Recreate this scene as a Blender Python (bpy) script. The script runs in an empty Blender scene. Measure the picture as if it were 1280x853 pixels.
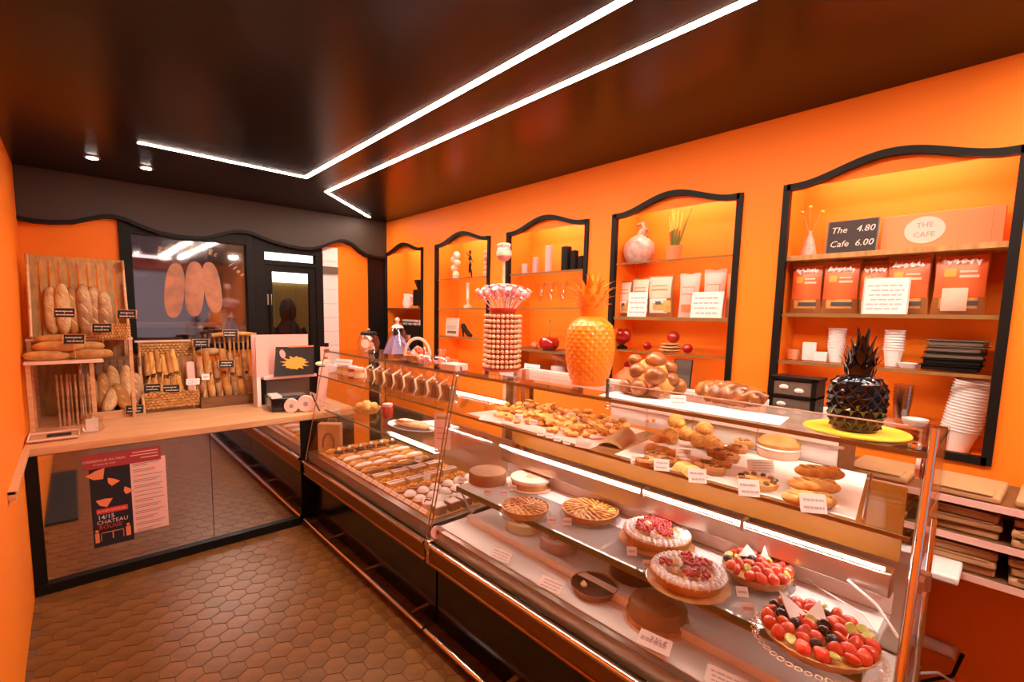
import bpy, math, random
from mathutils import Vector, Matrix
random.seed(7)
S = bpy.context.scene
C = S.collection
PI = math.pi

# ------------------------------------------------------------------ camera
cd = bpy.data.cameras.new('camera')
cam = bpy.data.objects.new('camera', cd)
C.objects.link(cam)
cd.sensor_fit = 'HORIZONTAL'
cd.sensor_width = 36
cd.lens = 16.655
cd.shift_x = 0.0172
cd.shift_y = 0.0230
cd.clip_start = 0.02
cam.matrix_world = Matrix([[0.748311, 0.056883, -0.660905, 0.0], [-0.663113, 0.090695, -0.743005, 0.0], [0.017676, 0.994253, 0.105588, 1.65], [0, 0, 0, 1]])
S.camera = cam

# ------------------------------------------------------------------ world, exposure
w = bpy.data.worlds.new('daylight')
S.world = w
w.use_nodes = True
w.node_tree.nodes['Background'].inputs[0].default_value = (0.86, 0.66, 0.66, 1)
w.node_tree.nodes['Background'].inputs[1].default_value = 0.5
vs = S.view_settings
vs.view_transform = 'Standard'
vs.look = 'None'
vs.exposure = 0.6
vs.gamma = 1.0
vs.use_curve_mapping = False
S.cycles.transparent_max_bounces = 32
LED = (1.0, 0.78, 0.62)
LED_POWER = 84.0
NICHE_POWER = 38.0
TUBE_POWER = 30.0


# ------------------------------------------------------------------ materials
def new_mat(name):
    m = bpy.data.materials.new(name)
    m.use_nodes = True
    return m, m.node_tree.nodes, m.node_tree.links


def mat(name, col, rough=0.5, metal=0.0, col2=None, scale=8.0, bump=0.0, bscale=60.0, spec=0.5,
        trans=0.0, vary=0.0, coat=0.0, stretch=None, sss=0.0):
    m, N, L = new_mat(name)
    b = N['Principled BSDF']
    b.inputs['Base Color'].default_value = (*col, 1)
    b.inputs['Roughness'].default_value = rough
    b.inputs['Metallic'].default_value = metal
    b.inputs['Specular IOR Level'].default_value = spec
    b.inputs['Transmission Weight'].default_value = trans
    b.inputs['Coat Weight'].default_value = coat
    if sss:
        b.inputs['Subsurface Weight'].default_value = sss
        b.inputs['Subsurface Radius'].default_value = (0.02, 0.008, 0.003)
    tc = N.new('ShaderNodeTexCoord')
    src = tc.outputs['Object']
    if stretch:
        mp = N.new('ShaderNodeMapping')
        mp.inputs['Scale'].default_value = stretch
        L.new(src, mp.inputs[0])
        src = mp.outputs[0]
    out = None
    if col2:
        n = N.new('ShaderNodeTexNoise')
        n.inputs['Scale'].default_value = scale
        n.inputs['Detail'].default_value = 5
        L.new(src, n.inputs['Vector'])
        r = N.new('ShaderNodeValToRGB')
        r.color_ramp.elements[0].position = 0.36
        r.color_ramp.elements[0].color = (*col, 1)
        r.color_ramp.elements[1].position = 0.66
        r.color_ramp.elements[1].color = (*col2, 1)
        L.new(n.outputs['Fac'], r.inputs[0])
        out = r.outputs[0]
        L.new(out, b.inputs['Base Color'])
    if vary:
        oi = N.new('ShaderNodeObjectInfo')
        ge = N.new('ShaderNodeNewGeometry')
        ad = N.new('ShaderNodeMath')
        ad.operation = 'ADD'
        L.new(oi.outputs['Random'], ad.inputs[0])
        L.new(ge.outputs['Random Per Island'], ad.inputs[1])
        fr = N.new('ShaderNodeMath')
        fr.operation = 'FRACT'
        L.new(ad.outputs[0], fr.inputs[0])
        mr = N.new('ShaderNodeMapRange')
        mr.inputs['To Min'].default_value = 1 - vary
        mr.inputs['To Max'].default_value = 1 + vary
        L.new(fr.outputs[0], mr.inputs['Value'])
        hs = N.new('ShaderNodeHueSaturation')
        hs.inputs['Color'].default_value = (*col, 1)
        if out:
            L.new(out, hs.inputs['Color'])
        L.new(mr.outputs[0], hs.inputs['Value'])
        L.new(hs.outputs[0], b.inputs['Base Color'])
    if bump:
        n2 = N.new('ShaderNodeTexNoise')
        n2.inputs['Scale'].default_value = bscale
        n2.inputs['Detail'].default_value = 4
        L.new(src, n2.inputs['Vector'])
        bp = N.new('ShaderNodeBump')
        bp.inputs['Strength'].default_value = bump
        bp.inputs['Distance'].default_value = 0.01
        L.new(n2.outputs['Fac'], bp.inputs['Height'])
        L.new(bp.outputs[0], b.inputs['Normal'])
    return m


def glass(name, tint=(0.95, 0.97, 0.95), refl=None, ior=1.45, rough=0.0):
    """thin clear pane: see-through with a mirror reflection on top"""
    m, N, L = new_mat(name)
    N.remove(N['Principled BSDF'])
    t = N.new('ShaderNodeBsdfTransparent')
    t.inputs[0].default_value = (*tint, 1)
    g = N.new('ShaderNodeBsdfGlossy')
    g.inputs['Roughness'].default_value = rough
    mx = N.new('ShaderNodeMixShader')
    if refl is None:
        lw = N.new('ShaderNodeLayerWeight')
        lw.inputs[0].default_value = 0.5
        pw = N.new('ShaderNodeMath')
        pw.operation = 'POWER'
        pw.inputs[1].default_value = 4.5
        L.new(lw.outputs['Facing'], pw.inputs[0])
        ma = N.new('ShaderNodeMath')
        ma.operation = 'MULTIPLY_ADD'
        ma.inputs[1].default_value = 0.5
        ma.inputs[2].default_value = 0.022
        L.new(pw.outputs[0], ma.inputs[0])
        L.new(ma.outputs[0], mx.inputs[0])
    else:
        mx.inputs[0].default_value = refl
    L.new(t.outputs[0], mx.inputs[1])
    L.new(g.outputs[0], mx.inputs[2])
    L.new(mx.outputs[0], N['Material Output'].inputs[0])
    return m


def milky(name, col, part):
    """glass with a faint white veil"""
    m = glass(name)
    N, L = m.node_tree.nodes, m.node_tree.links
    last = N['Material Output'].inputs[0].links[0].from_socket
    d = N.new('ShaderNodeBsdfDiffuse')
    d.inputs[0].default_value = (*col, 1)
    mx = N.new('ShaderNodeMixShader')
    mx.inputs[0].default_value = part
    L.new(last, mx.inputs[1])
    L.new(d.outputs[0], mx.inputs[2])
    L.new(mx.outputs[0], N['Material Output'].inputs[0])
    return m


def lamp(name, col, power):
    m, N, L = new_mat(name)
    N.remove(N['Principled BSDF'])
    e = N.new('ShaderNodeEmission')
    e.inputs[0].default_value = (*col, 1)
    e.inputs[1].default_value = power
    L.new(e.outputs[0], N['Material Output'].inputs[0])
    return m


M = {}
M['orange'] = mat('orange_paint', (0.94, 0.238, 0.018), 0.45, col2=(0.92, 0.226, 0.016), scale=2.0, bump=0.03, bscale=200, spec=0.2)
M['ceiling'] = mat('dark_lacquer_ceiling', (0.009, 0.0040, 0.0012), 0.27, spec=0.24)
M['valance'] = mat('brown_black_paint', (0.045, 0.030, 0.022), 0.6)
M['black'] = mat('black_paint', (0.006, 0.005, 0.0045), 0.5, spec=0.2)
M['gloss_black'] = mat('black_gloss_panel', (0.006, 0.005, 0.004), 0.16, spec=0.5)
M['grout'] = mat('floor_grout', (0.12, 0.045, 0.012), 0.8)
M['tile'] = mat('terracotta_tile', (0.185, 0.070, 0.014), 0.36, col2=(0.125, 0.045, 0.008), scale=9, bump=0.12, bscale=45, vary=0.13, spec=0.35)
M['plain'] = mat('pale_plaster', (0.45, 0.30, 0.20), 0.8)
M['wood'] = mat('pale_wood_top', (0.72, 0.40, 0.20), 0.38, col2=(0.60, 0.31, 0.14), scale=5, stretch=(1, 9, 9), bump=0.03)
M['oak'] = mat('oiled_wood', (0.52, 0.28, 0.09), 0.5, col2=(0.36, 0.17, 0.05), scale=7, stretch=(6, 6, 1), vary=0.15)
M['darkwood'] = mat('brown_wood', (0.22, 0.10, 0.035), 0.5, col2=(0.15, 0.06, 0.02), scale=7, stretch=(1, 6, 6))
M['wicker'] = mat('wicker', (0.66, 0.36, 0.11), 0.6, col2=(0.44, 0.21, 0.055), scale=30, vary=0.2)
M['mirror'] = mat('mirror', (0.80, 0.78, 0.80), 0.04, 1.0)
M['chrome'] = mat('chrome', (0.82, 0.76, 0.72), 0.16, 1.0)
M['steel'] = mat('brushed_steel', (0.55, 0.46, 0.40), 0.32, 1.0)
M['amber'] = mat('amber_panel', (0.30, 0.115, 0.014), 0.4, spec=0.15)
M['bronze'] = mat('amber_metal', (0.34, 0.18, 0.065), 0.36, 1.0)
M['glass'] = glass('clear_glass', (0.992, 0.994, 0.990))
M['shelfglass'] = glass('shelf_glass', (0.975, 0.982, 0.968))
M['edge'] = mat('green_glass_edge', (0.13, 0.15, 0.055), 0.45, spec=0.3)
M['mocha'] = mat('mocha_cream', (0.36, 0.19, 0.08), 0.55, col2=(0.28, 0.14, 0.05), scale=12)
M['milkglass'] = milky('milky_shelf_glass', (0.80, 0.76, 0.76), 0.32)
M['amber_edge'] = mat('brown_glass_edge', (0.26, 0.14, 0.05), 0.15, spec=0.8)
M['window'] = glass('shop_window', (0.85, 0.85, 0.88))
M['darkwin'] = glass('inner_window', (0.66, 0.56, 0.58), refl=0.28, rough=0.05)
M['white'] = mat('white_paper', (0.86, 0.80, 0.78), 0.6)
M['enamel'] = mat('white_enamel', (0.80, 0.76, 0.76), 0.3)
M['pinkpaper'] = mat('pink_paper', (0.86, 0.52, 0.46), 0.6)
M['grey_print'] = mat('grey_print', (0.28, 0.22, 0.24), 0.7)
M['faint_print'] = mat('faint_print', (0.55, 0.42, 0.45), 0.7)
M['red_print'] = mat('red_print', (0.62, 0.05, 0.03), 0.6)
M['slate'] = mat('slate', (0.02, 0.017, 0.016), 0.6)
M['chalk'] = mat('chalk', (0.70, 0.66, 0.60), 0.8)
M['kraft'] = mat('kraft_paper', (0.52, 0.29, 0.13), 0.7, col2=(0.46, 0.25, 0.11), scale=12)
M['crust'] = mat('bread_crust', (0.62, 0.32, 0.085), 0.55, col2=(0.38, 0.15, 0.03), scale=10, bump=0.35, bscale=35, vary=0.12)
M['darkcrust'] = mat('dark_crust', (0.30, 0.13, 0.05), 0.65, col2=(0.55, 0.34, 0.17), scale=14, bump=0.4, bscale=30, vary=0.15)
M['flour'] = mat('floury_crust', (0.72, 0.51, 0.27), 0.7, col2=(0.52, 0.29, 0.10), scale=16, bump=0.3, bscale=40)
M['brioche'] = mat('glazed_brioche', (0.21, 0.055, 0.012), 0.32, col2=(0.46, 0.17, 0.04), scale=14, bump=0.25, bscale=25, coat=0.15)
M['pastry'] = mat('golden_pastry', (0.86, 0.48, 0.13), 0.5, col2=(0.64, 0.27, 0.06), scale=30, bump=0.3, bscale=80, vary=0.15)
M['tartcrust'] = mat('tart_crust', (0.64, 0.33, 0.11), 0.6, col2=(0.48, 0.21, 0.06), scale=25, bump=0.2, bscale=80)
M['apple'] = mat('baked_apple', (0.80, 0.44, 0.10), 0.3, col2=(0.50, 0.17, 0.03), scale=35, vary=0.2)
M['paleapple'] = mat('pale_apple', (0.82, 0.52, 0.24), 0.35, col2=(0.62, 0.28, 0.10), scale=35, vary=0.12)
M['custard'] = mat('custard', (0.85, 0.52, 0.16), 0.35)
M['choc'] = mat('chocolate', (0.10, 0.035, 0.014), 0.3, col2=(0.07, 0.022, 0.009), scale=20)
M['cocoa'] = mat('cocoa_sponge', (0.30, 0.12, 0.045), 0.65, col2=(0.36, 0.16, 0.06), scale=15, bump=0.1)
M['caramel'] = mat('caramel', (0.62, 0.26, 0.05), 0.22, coat=0.4)
M['icing'] = mat('white_icing', (0.88, 0.74, 0.72), 0.25, coat=0.3)
M['cream'] = mat('whipped_cream', (0.90, 0.84, 0.82), 0.45)
M['ivory'] = mat('ivory_cream', (0.88, 0.80, 0.52), 0.4)
M['strawberry'] = mat('strawberry', (0.72, 0.045, 0.022), 0.22, col2=(0.80, 0.12, 0.05), scale=40, bump=0.15, bscale=150, coat=0.5, vary=0.15)
M['currant'] = mat('red_currant', (0.55, 0.03, 0.025), 0.2, coat=0.5)
M['grape'] = mat('dark_grape', (0.018, 0.010, 0.014), 0.18, coat=0.5)
M['kiwi'] = mat('kiwi', (0.50, 0.52, 0.08), 0.3, col2=(0.62, 0.60, 0.20), scale=50)
M['peach'] = mat('orange_fruit', (0.85, 0.32, 0.04), 0.3)
M['pine_orange'] = mat('orange_lacquer', (0.92, 0.275, 0.016), 0.3, coat=0.2)
M['pine_black'] = mat('black_ceramic', (0.008, 0.008, 0.012), 0.10, coat=0.6)
M['cherry'] = mat('cherry_lacquer', (0.38, 0.010, 0.008), 0.10, coat=0.6)
M['yellow'] = mat('yellow_board', (0.90, 0.55, 0.04), 0.5)
M['pink'] = mat('pink_wrapper', (0.88, 0.36, 0.36), 0.35, vary=0.25)
M['peachball'] = mat('peach_sweet', (0.90, 0.52, 0.32), 0.3, vary=0.10, coat=0.3)
M['darkred'] = mat('dark_red_stand', (0.42, 0.07, 0.03), 0.5)
M['salmon'] = mat('salmon_sweet', (0.88, 0.36, 0.20), 0.35, vary=0.18)
M['redwrap'] = mat('red_wrapper', (0.80, 0.11, 0.07), 0.35, vary=0.2)
M['cellophane'] = glass('cellophane', (0.96, 0.92, 0.90), refl=0.13, rough=0.12)
M['fineglass'] = glass('fine_glass', (0.97, 0.96, 0.95), refl=0.06)
M['clearplastic'] = glass('clear_plastic', (0.93, 0.93, 0.95), refl=0.16, rough=0.08)
M['blue'] = mat('lilac_ribbon', (0.38, 0.36, 0.62), 0.4)
M['bagorange'] = mat('orange_bag', (0.84, 0.19, 0.05), 0.32, col2=(0.66, 0.10, 0.03), scale=7)
M['bagbrown'] = mat('brown_foil', (0.36, 0.12, 0.035), 0.3, bump=0.2, bscale=30)
M['baggrey'] = mat('grey_print_bag', (0.10, 0.10, 0.13), 0.4)
M['bagcream'] = mat('cream_bag', (0.84, 0.62, 0.48), 0.4, col2=(0.78, 0.50, 0.38), scale=10)
M['gourd'] = mat('speckled_ceramic', (0.62, 0.42, 0.36), 0.3, col2=(0.42, 0.25, 0.20), scale=35)
M['green'] = mat('green_stem', (0.10, 0.16, 0.02), 0.5)
M['cup'] = mat('white_cup', (0.84, 0.79, 0.78), 0.4)
M['greytray'] = mat('grey_tray', (0.14, 0.11, 0.09), 0.4)
M['coatcloth'] = mat('black_cloth', (0.006, 0.005, 0.005), 0.9)
M['backroom'] = mat('olive_wall', (0.34, 0.25, 0.07), 0.8)
M['mauve'] = mat('mauve_wall', (0.42, 0.28, 0.32), 0.7, col2=(0.30, 0.20, 0.25), scale=2)
M['loafprint'] = mat('loaf_print', (0.56, 0.24, 0.12), 0.5, col2=(0.33, 0.14, 0.09), scale=9)
M['band'] = mat('crimson_band', (0.36, 0.04, 0.045), 0.5)
M['navy'] = mat('night_print', (0.012, 0.014, 0.024), 0.45)
M['flame'] = mat('burst_orange', (0.92, 0.42, 0.06), 0.6)
M['orangeprint'] = mat('orange_print', (0.80, 0.25, 0.10), 0.6)
M['led'] = lamp('led_light', LED, LED_POWER)
M['nichelamp'] = lamp('niche_light', (1.0, 0.70, 0.62), NICHE_POWER)
M['tube'] = lamp('tube_light', (1.0, 0.84, 0.78), TUBE_POWER)
M['lane_fill'] = lamp('added_lane_light', (1.0, 0.82, 0.66), 170.0)  # for a lamp added out of view to brighten the lane behind the counter
M['down'] = lamp('downlight', (1.0, 0.85, 0.75), 40.0)
M['backlight'] = lamp('back_room_light', (1.0, 0.93, 0.85), 3.2)


# ------------------------------------------------------------------ mesh helpers
class MB:
    def __init__(s):
        s.v, s.f = [], []

    def add(s, v, f, m=None):
        k = len(s.v)
        if m is not None:
            v = [tuple(m @ Vector(p)) for p in v]
        s.v += [tuple(p) for p in v]
        s.f += [tuple(i + k for i in q) for q in f]
        return s

    def box(s, x0, x1, y0, y1, z0, z1, m=None):
        v = [(x, y, z) for z in (z0, z1) for y in (y0, y1) for x in (x0, x1)]
        return s.add(v, [(0, 2, 3, 1), (4, 5, 7, 6), (0, 1, 5, 4), (2, 6, 7, 3), (0, 4, 6, 2), (1, 3, 7, 5)], m)

    def lathe(s, prof, n=20, c=(0, 0, 0), m=None, wob=0.0, k=0, a0=0.0):
        v, f = [], []
        for r, z in prof:
            for i in range(n):
                a = 2 * PI * i / n + a0
                q = r * (1 + wob * math.cos(k * a)) if k else r
                v.append((c[0] + q * math.cos(a), c[1] + q * math.sin(a), c[2] + z))
        for j in range(len(prof) - 1):
            for i in range(n):
                i2 = (i + 1) % n
                f.append((j * n + i, j * n + i2, (j + 1) * n + i2, (j + 1) * n + i))
        if prof[0][0] > 1e-6:
            f.append(tuple(reversed(range(n))))
        if prof[-1][0] > 1e-6:
            f.append(tuple(range((len(prof) - 1) * n, len(prof) * n)))
        return s.add(v, f, m)

    def cyl(s, c, r, h, n=16, r2=None, m=None):
        return s.lathe([(r, 0), (r if r2 is None else r2, h)], n, c, m)

    def ell(s, c, r, n=12, k=8, m=None, p=1.0):
        if not hasattr(r, '__len__'):
            r = (r, r, r)
        v, f = [(0, 0, -1)], []
        for j in range(1, k):
            t = -PI / 2 + PI * j / k
            for i in range(n):
                a = 2 * PI * i / n
                v.append((math.cos(t) * math.cos(a), math.cos(t) * math.sin(a), math.sin(t)))
        v.append((0, 0, 1))
        for i in range(n):
            i2 = (i + 1) % n
            f.append((0, 1 + i2, 1 + i))
            for j in range(k - 2):
                f.append((1 + j * n + i, 1 + j * n + i2, 1 + (j + 1) * n + i2, 1 + (j + 1) * n + i))
            f.append((1 + (k - 2) * n + i, 1 + (k - 2) * n + i2, len(v) - 1))
        def sp(q):
            return math.copysign(abs(q) ** p, q)
        v = [(r[0] * sp(x), r[1] * sp(y), r[2] * sp(z)) for x, y, z in v]
        mm = Matrix.Translation(c)
        if m is not None:
            mm = mm @ m
        return s.add(v, f, mm)

    def tube(s, pts, r, n=8, flat=1.0):
        pts = [Vector(p) for p in pts]
        v, f = [], []
        up = Vector((0, 0, 1))
        for j, p in enumerate(pts):
            d = (pts[min(j + 1, len(pts) - 1)] - pts[max(j - 1, 0)]).normalized()
            a = d.cross(up)
            if a.length < 1e-3:
                a = d.cross(Vector((0, 1, 0)))
            a.normalize()
            b = a.cross(d)
            q = r[j] if hasattr(r, '__len__') else r
            for i in range(n):
                t = 2 * PI * i / n
                v.append(p + a * q * math.cos(t) + b * q * flat * math.sin(t))
        for j in range(len(pts) - 1):
            for i in range(n):
                i2 = (i + 1) % n
                f.append((j * n + i, j * n + i2, (j + 1) * n + i2, (j + 1) * n + i))
        f.append(tuple(reversed(range(n))))
        f.append(tuple(range((len(pts) - 1) * n, len(pts) * n)))
        return s.add(v, f)

    def prism(s, poly, h0, h1, m=None):
        """poly in local xy, extruded along z, concave allowed"""
        n = len(poly)
        v = [(x, y, h0) for x, y in poly] + [(x, y, h1) for x, y in poly]
        f = [tuple(reversed(range(n))), tuple(range(n, 2 * n))]
        f += [(i, (i + 1) % n, n + (i + 1) % n, n + i) for i in range(n)]
        return s.add(v, f, m)

    def grid(s, fn, nu, nv, close=False):
        v = [fn(i / nu, j / nv) for j in range(nv + 1) for i in range(nu + 1)]
        f = [(j * (nu + 1) + i, j * (nu + 1) + i + 1, (j + 1) * (nu + 1) + i + 1, (j + 1) * (nu + 1) + i)
             for j in range(nv) for i in range(nu)]
        return s.add(v, f)

    def mesh(s, name, m, smooth=True):
        me = bpy.data.meshes.new(name)
        me.from_pydata(s.v, [], s.f)
        me.materials.append(M[m] if isinstance(m, str) else m)
        if smooth:
            me.polygons.foreach_set('use_smooth', [True] * len(me.polygons))
            me.set_sharp_from_angle(angle=math.radians(38))
        me.update()
        return me


def link(name, data, parent=None, loc=None, rot=None):
    o = bpy.data.objects.new(name, data)
    C.objects.link(o)
    if parent:
        o.parent = parent
    if loc is not None:
        o.location = loc
    if rot is not None:
        o.rotation_euler = rot
    return o


def A(name, mb, m, parent=None, loc=None, rot=None, bevel=0.0, smooth=True, label=None):
    """one mesh object, as a part when it has a parent"""
    o = link(name, mb.mesh(name, m, smooth) if isinstance(mb, MB) else mb, parent, loc, rot)
    if bevel:
        b = o.modifiers.new('bevel', 'BEVEL')
        b.width = bevel
        b.segments = 2
        b.limit_method = 'ANGLE'
    if label:
        o['label'] = label
    return o


def tag(o, label, cat, group=None):
    o['label'] = label
    o['category'] = cat
    if group:
        o['group'] = group
    return o


def T(name, label, cat, loc=(0, 0, 0), rz=0.0, group=None):
    return tag(link(name, None, None, loc, (0, 0, rz)), label, cat, group)


def ONE(name, mb, m, label, cat, loc=(0, 0, 0), rz=0.0, group=None, rot=None, bevel=0.0):
    return tag(A(name, mb, m, None, loc, rot or (0, 0, rz), bevel), label, cat, group)


def STRUCT(name, mb, m, parent=None, bevel=0.0, loc=None):
    o = A(name, mb, m, parent, loc, None, bevel)
    if not parent:
        o['kind'] = 'structure'
    return o


def dup(root, loc, rz=None, label=None, scale=None, rot=None):
    r = root.copy()
    C.objects.link(r)
    r.location = loc
    if rz is not None:
        r.rotation_euler = (0, 0, rz)
    if rot is not None:
        r.rotation_euler = rot
    if scale:
        r.scale = (scale, scale, scale)
    if label:
        r['label'] = label
    for ch in list(root.children):
        c = ch.copy()
        C.objects.link(c)
        c.parent = r
        for g in list(ch.children):
            q = g.copy()
            C.objects.link(q)
            q.parent = c
    return r


def words(s, size, m, parent, loc, rot=(PI / 2, 0, 0), align='CENTER', name='lettering', ext=0.0004, shear=0.0):
    cu = bpy.data.curves.new('t', 'FONT')
    cu.body = s
    cu.size = size
    cu.align_x = align
    cu.align_y = 'CENTER'
    cu.extrude = ext
    cu.resolution_u = 2
    cu.shear = shear
    t = bpy.data.objects.new('t', cu)
    C.objects.link(t)
    bpy.context.view_layer.update()
    me = bpy.data.meshes.new_from_object(t.evaluated_get(bpy.context.evaluated_depsgraph_get()))
    bpy.data.objects.remove(t)
    me.name = name
    me.materials.clear()
    me.materials.append(M[m])
    return link(name, me, parent, loc, rot)


def rmat(rx=0, ry=0, rz=0, t=(0, 0, 0)):
    return Matrix.Translation(t) @ Matrix.Rotation(rz, 4, 'Z') @ Matrix.Rotation(ry, 4, 'Y') @ Matrix.Rotation(rx, 4, 'X')


D = math.radians
XL, XR, YB, YF, ZC = -0.25, 2.60, 4.78, -2.4, 2.615

# ================================================================== the setting
# floor: terracotta hexagons, near ones as tiles of their own
fl = STRUCT('floor', MB().box(XL - 0.1, XR + 0.1, YF - 0.1, YB + 0.1, -0.08, -0.003), 'grout')
AF = 0.105                                           # across flats


def hexmb(cx=0, cy=0, mb=None, dz=0.0, r=None):
    mb = mb or MB()
    R0 = r or (AF / math.sqrt(3) - 0.0013)
    b, t = [], []
    for i in range(6):
        a = PI / 6 + i * PI / 3
        b.append((cx + R0 * math.cos(a), cy + R0 * math.sin(a), -0.004))
        t.append((cx + (R0 - 0.0016) * math.cos(a), cy + (R0 - 0.0016) * math.sin(a), dz))
    mid = [(x0 + (cx - x0) * 0.02, y0 + (cy - y0) * 0.02, dz - 0.0008) for x0, y0, _ in b]
    f = [tuple(range(12, 18))]
    for i in range(6):
        j = (i + 1) % 6
        f += [(i, j, 6 + j, 6 + i), (6 + i, 6 + j, 12 + j, 12 + i)]
    return mb.add(b + mid + t, f)


tile_me = hexmb().mesh('tile', 'tile', False)
rest = MB()
spots = []
row = 0
yy = -2.35
while yy < 4.7:
    xx = XL + 0.03 + (AF / 2 if row % 2 else 0)
    while xx < 2.58:
        spots.append((xx, yy))
        xx += AF
    yy += AF * math.sqrt(3) / 2
    row += 1
seen = sorted([p for p in spots if p[0] < 1.30 and 1.42 < p[1] < 3.62], key=lambda p: p[1])[:298]
near = set(seen)
for p in spots:
    dz = random.uniform(-0.0005, 0.0004)
    if p in near:
        o = link('tile', tile_me, fl, (p[0], p[1], dz))
        o.rotation_euler = (random.uniform(-0.004, 0.004), random.uniform(-0.004, 0.004), 0)
    else:
        hexmb(p[0], p[1], rest, dz)
o = A('tile_field', rest, 'tile', fl, smooth=False)
o['kind'] = 'stuff'

STRUCT('ceiling', MB().box(XL - 0.1, XR + 0.4, YF - 0.1, YB + 0.1, ZC, ZC + 0.08), 'ceiling')
STRUCT('wall_left', MB().box(XL - 0.1, XL, YF - 0.1, YB + 0.1, -0.05, ZC), 'orange')

# right wall with five arched niches
NZ0, NZ1 = 1.12, 2.275
NICHES = [(0.065, 0.83), (1.045, 1.80), (2.015, 2.78), (3.01, 3.77), (4.01, 4.755)]
NICHES = [(-0.92, -0.155)] + NICHES                 # one more beside the camera, out of frame


def arch(t):
    t = min(max((t - 0.05) / 0.90, 0), 1)
    return NZ1 + 0.078 * (0.5 - 0.5 * math.cos(2 * PI * t)) ** 0.9 - 0.012 * math.sin(PI * t) ** 8 * 0


mb = MB()
ys = [YF - 0.1]
for a, b in NICHES:
    ys += [a + (b - a) * i / 24 for i in range(25)]
ys.append(YB + 0.1)
for y0, y1 in zip(ys[:-1], ys[1:]):
    n = [q for q in NICHES if q[0] - 1e-6 <= y0 and y1 <= q[1] + 1e-6]
    if n:
        a, b = n[0]
        z0, z1 = arch((y0 - a) / (b - a)), arch((y1 - a) / (b - a))
        mb.add([(XR, y0, -0.05), (XR, y1, -0.05), (XR, y1, NZ0), (XR, y0, NZ0)], [(0, 3, 2, 1)])
        mb.add([(XR, y0, z0), (XR, y1, z1), (XR, y1, ZC), (XR, y0, ZC)], [(0, 3, 2, 1)])
        mb.add([(XR, y0, z0), (XR, y1, z1), (XR + 0.03, y1, z1), (XR + 0.03, y0, z0)], [(0, 1, 2, 3)])
    else:
        mb.add([(XR, y0, -0.05), (XR, y1, -0.05), (XR, y1, ZC), (XR, y0, ZC)], [(0, 3, 2, 1)])
wr = STRUCT('wall_right', mb, 'orange')
XN = XR + 0.26                                      # back of the niches
for k, (a, b) in enumerate(NICHES):
    mb = MB()
    zt = 2.43
    mb.box(XN, XN + 0.02, a - 0.02, b + 0.02, NZ0 - 0.02, zt)
    mb.box(XR + 0.004, XN, a - 0.02, a, NZ0 - 0.02, zt)
    mb.box(XR + 0.004, XN, b, b + 0.02, NZ0 - 0.02, zt)
    mb.box(XR + 0.03, XN, a, b, zt, zt + 0.02)
    mb.box(XR, XN, a, b, NZ0 - 0.02, NZ0)
    mb.add([(XR + 0.031, y, z) for y in (a, b) for z in (NZ1, zt)], [(0, 1, 3, 2)])
    STRUCT('niche', mb, 'orange', wr)
    STRUCT('niche_light', MB().box(XR + 0.055, XR + 0.085, a + 0.08, b - 0.08, zt - 0.016, zt - 0.004), 'nichelamp', wr)
    # black moulding around the opening
    fw = 0.030
    path = [(a, NZ0), (a, NZ1)] + [(a + (b - a) * i / 40, arch(i / 40)) for i in range(41)] + [(b, NZ1), (b, NZ0)]
    mb = MB()
    mb.box(XR - 0.014, XR + 0.02, a - fw / 2, a + fw / 2, NZ0 - fw / 2, NZ1 + fw * 0.45)
    mb.box(XR - 0.014, XR + 0.02, b - fw / 2, b + fw / 2, NZ0 - fw / 2, NZ1 + fw * 0.45)
    mb.box(XR - 0.014, XR + 0.02, a, b, NZ0 - fw / 2, NZ0 + fw / 2)
    for i in range(40):
        y0, y1 = a + (b - a) * i / 40, a + (b - a) * (i + 1) / 40
        z0, z1 = arch(i / 40), arch((i + 1) / 40)
        h = fw * 0.5
        v = [(x, y, z + s * h) for x in (XR - 0.014, XR + 0.02) for y, z in ((y0, z0), (y1, z1)) for s in (-1, 1)]
        mb.add(v, [(0, 1, 3, 2), (4, 6, 7, 5), (0, 2, 6, 4), (1, 5, 7, 3)])
    STRUCT('trim_%d' % (k + 1), mb, 'black')


def shelf(a, b, z, m, label, th=0.012):
    o = ONE('niche_shelf', MB().box(XR + 0.012, XN - 0.001, -(b - a) / 2 + 0.004, (b - a) / 2 - 0.004, -th, 0), m, label, 'shelf',
            (0, (a + b) / 2, z))
    if m == 'shelfglass':
        A('front_edge', MB().box(XR + 0.008, XR + 0.012, -(b - a) / 2 + 0.004, (b - a) / 2 - 0.004, -th, 0), 'amber_edge', o)


a, b = NICHES[1]
shelf(a, b, 1.955, 'oak', 'wooden top shelf of the nearest niche, under the chalkboard', 0.022)
shelf(a, b, 1.680, 'shelfglass', 'middle shelf of the nearest niche, under the big orange bags', 0.016)
shelf(a, b, 1.450, 'shelfglass', 'lower shelf of the nearest niche, under cups and grey trays', 0.014)
a, b = NICHES[2]
shelf(a, b, 1.985, 'shelfglass', 'thin glass shelf under the speckled gourd vase', 0.010)
shelf(a, b, 1.650, 'shelfglass', 'brown-edged shelf under the row of cream snack bags', 0.018)
shelf(a, b, 1.440, 'shelfglass', 'thin glass shelf under the small red cherries', 0.010)
a, b = NICHES[3]
shelf(a, b, 1.968, 'shelfglass', 'shelf under the pink and black candles', 0.016)
shelf(a, b, 1.708, 'shelfglass', 'glass shelf under the clear cone glasses', 0.010)
shelf(a, b, 1.385, 'darkwood', 'brown shelf under the big red cherry', 0.014)
a, b = NICHES[4]
shelf(a, b, 1.968, 'shelfglass', 'glass shelf under the bronze dancer figurine', 0.010)
shelf(a, b, 1.700, 'shelfglass', 'shelf under the white candlestick', 0.012)
shelf(a, b, 1.440, 'shelfglass', 'shelf under the white photo frame', 0.012)
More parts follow.
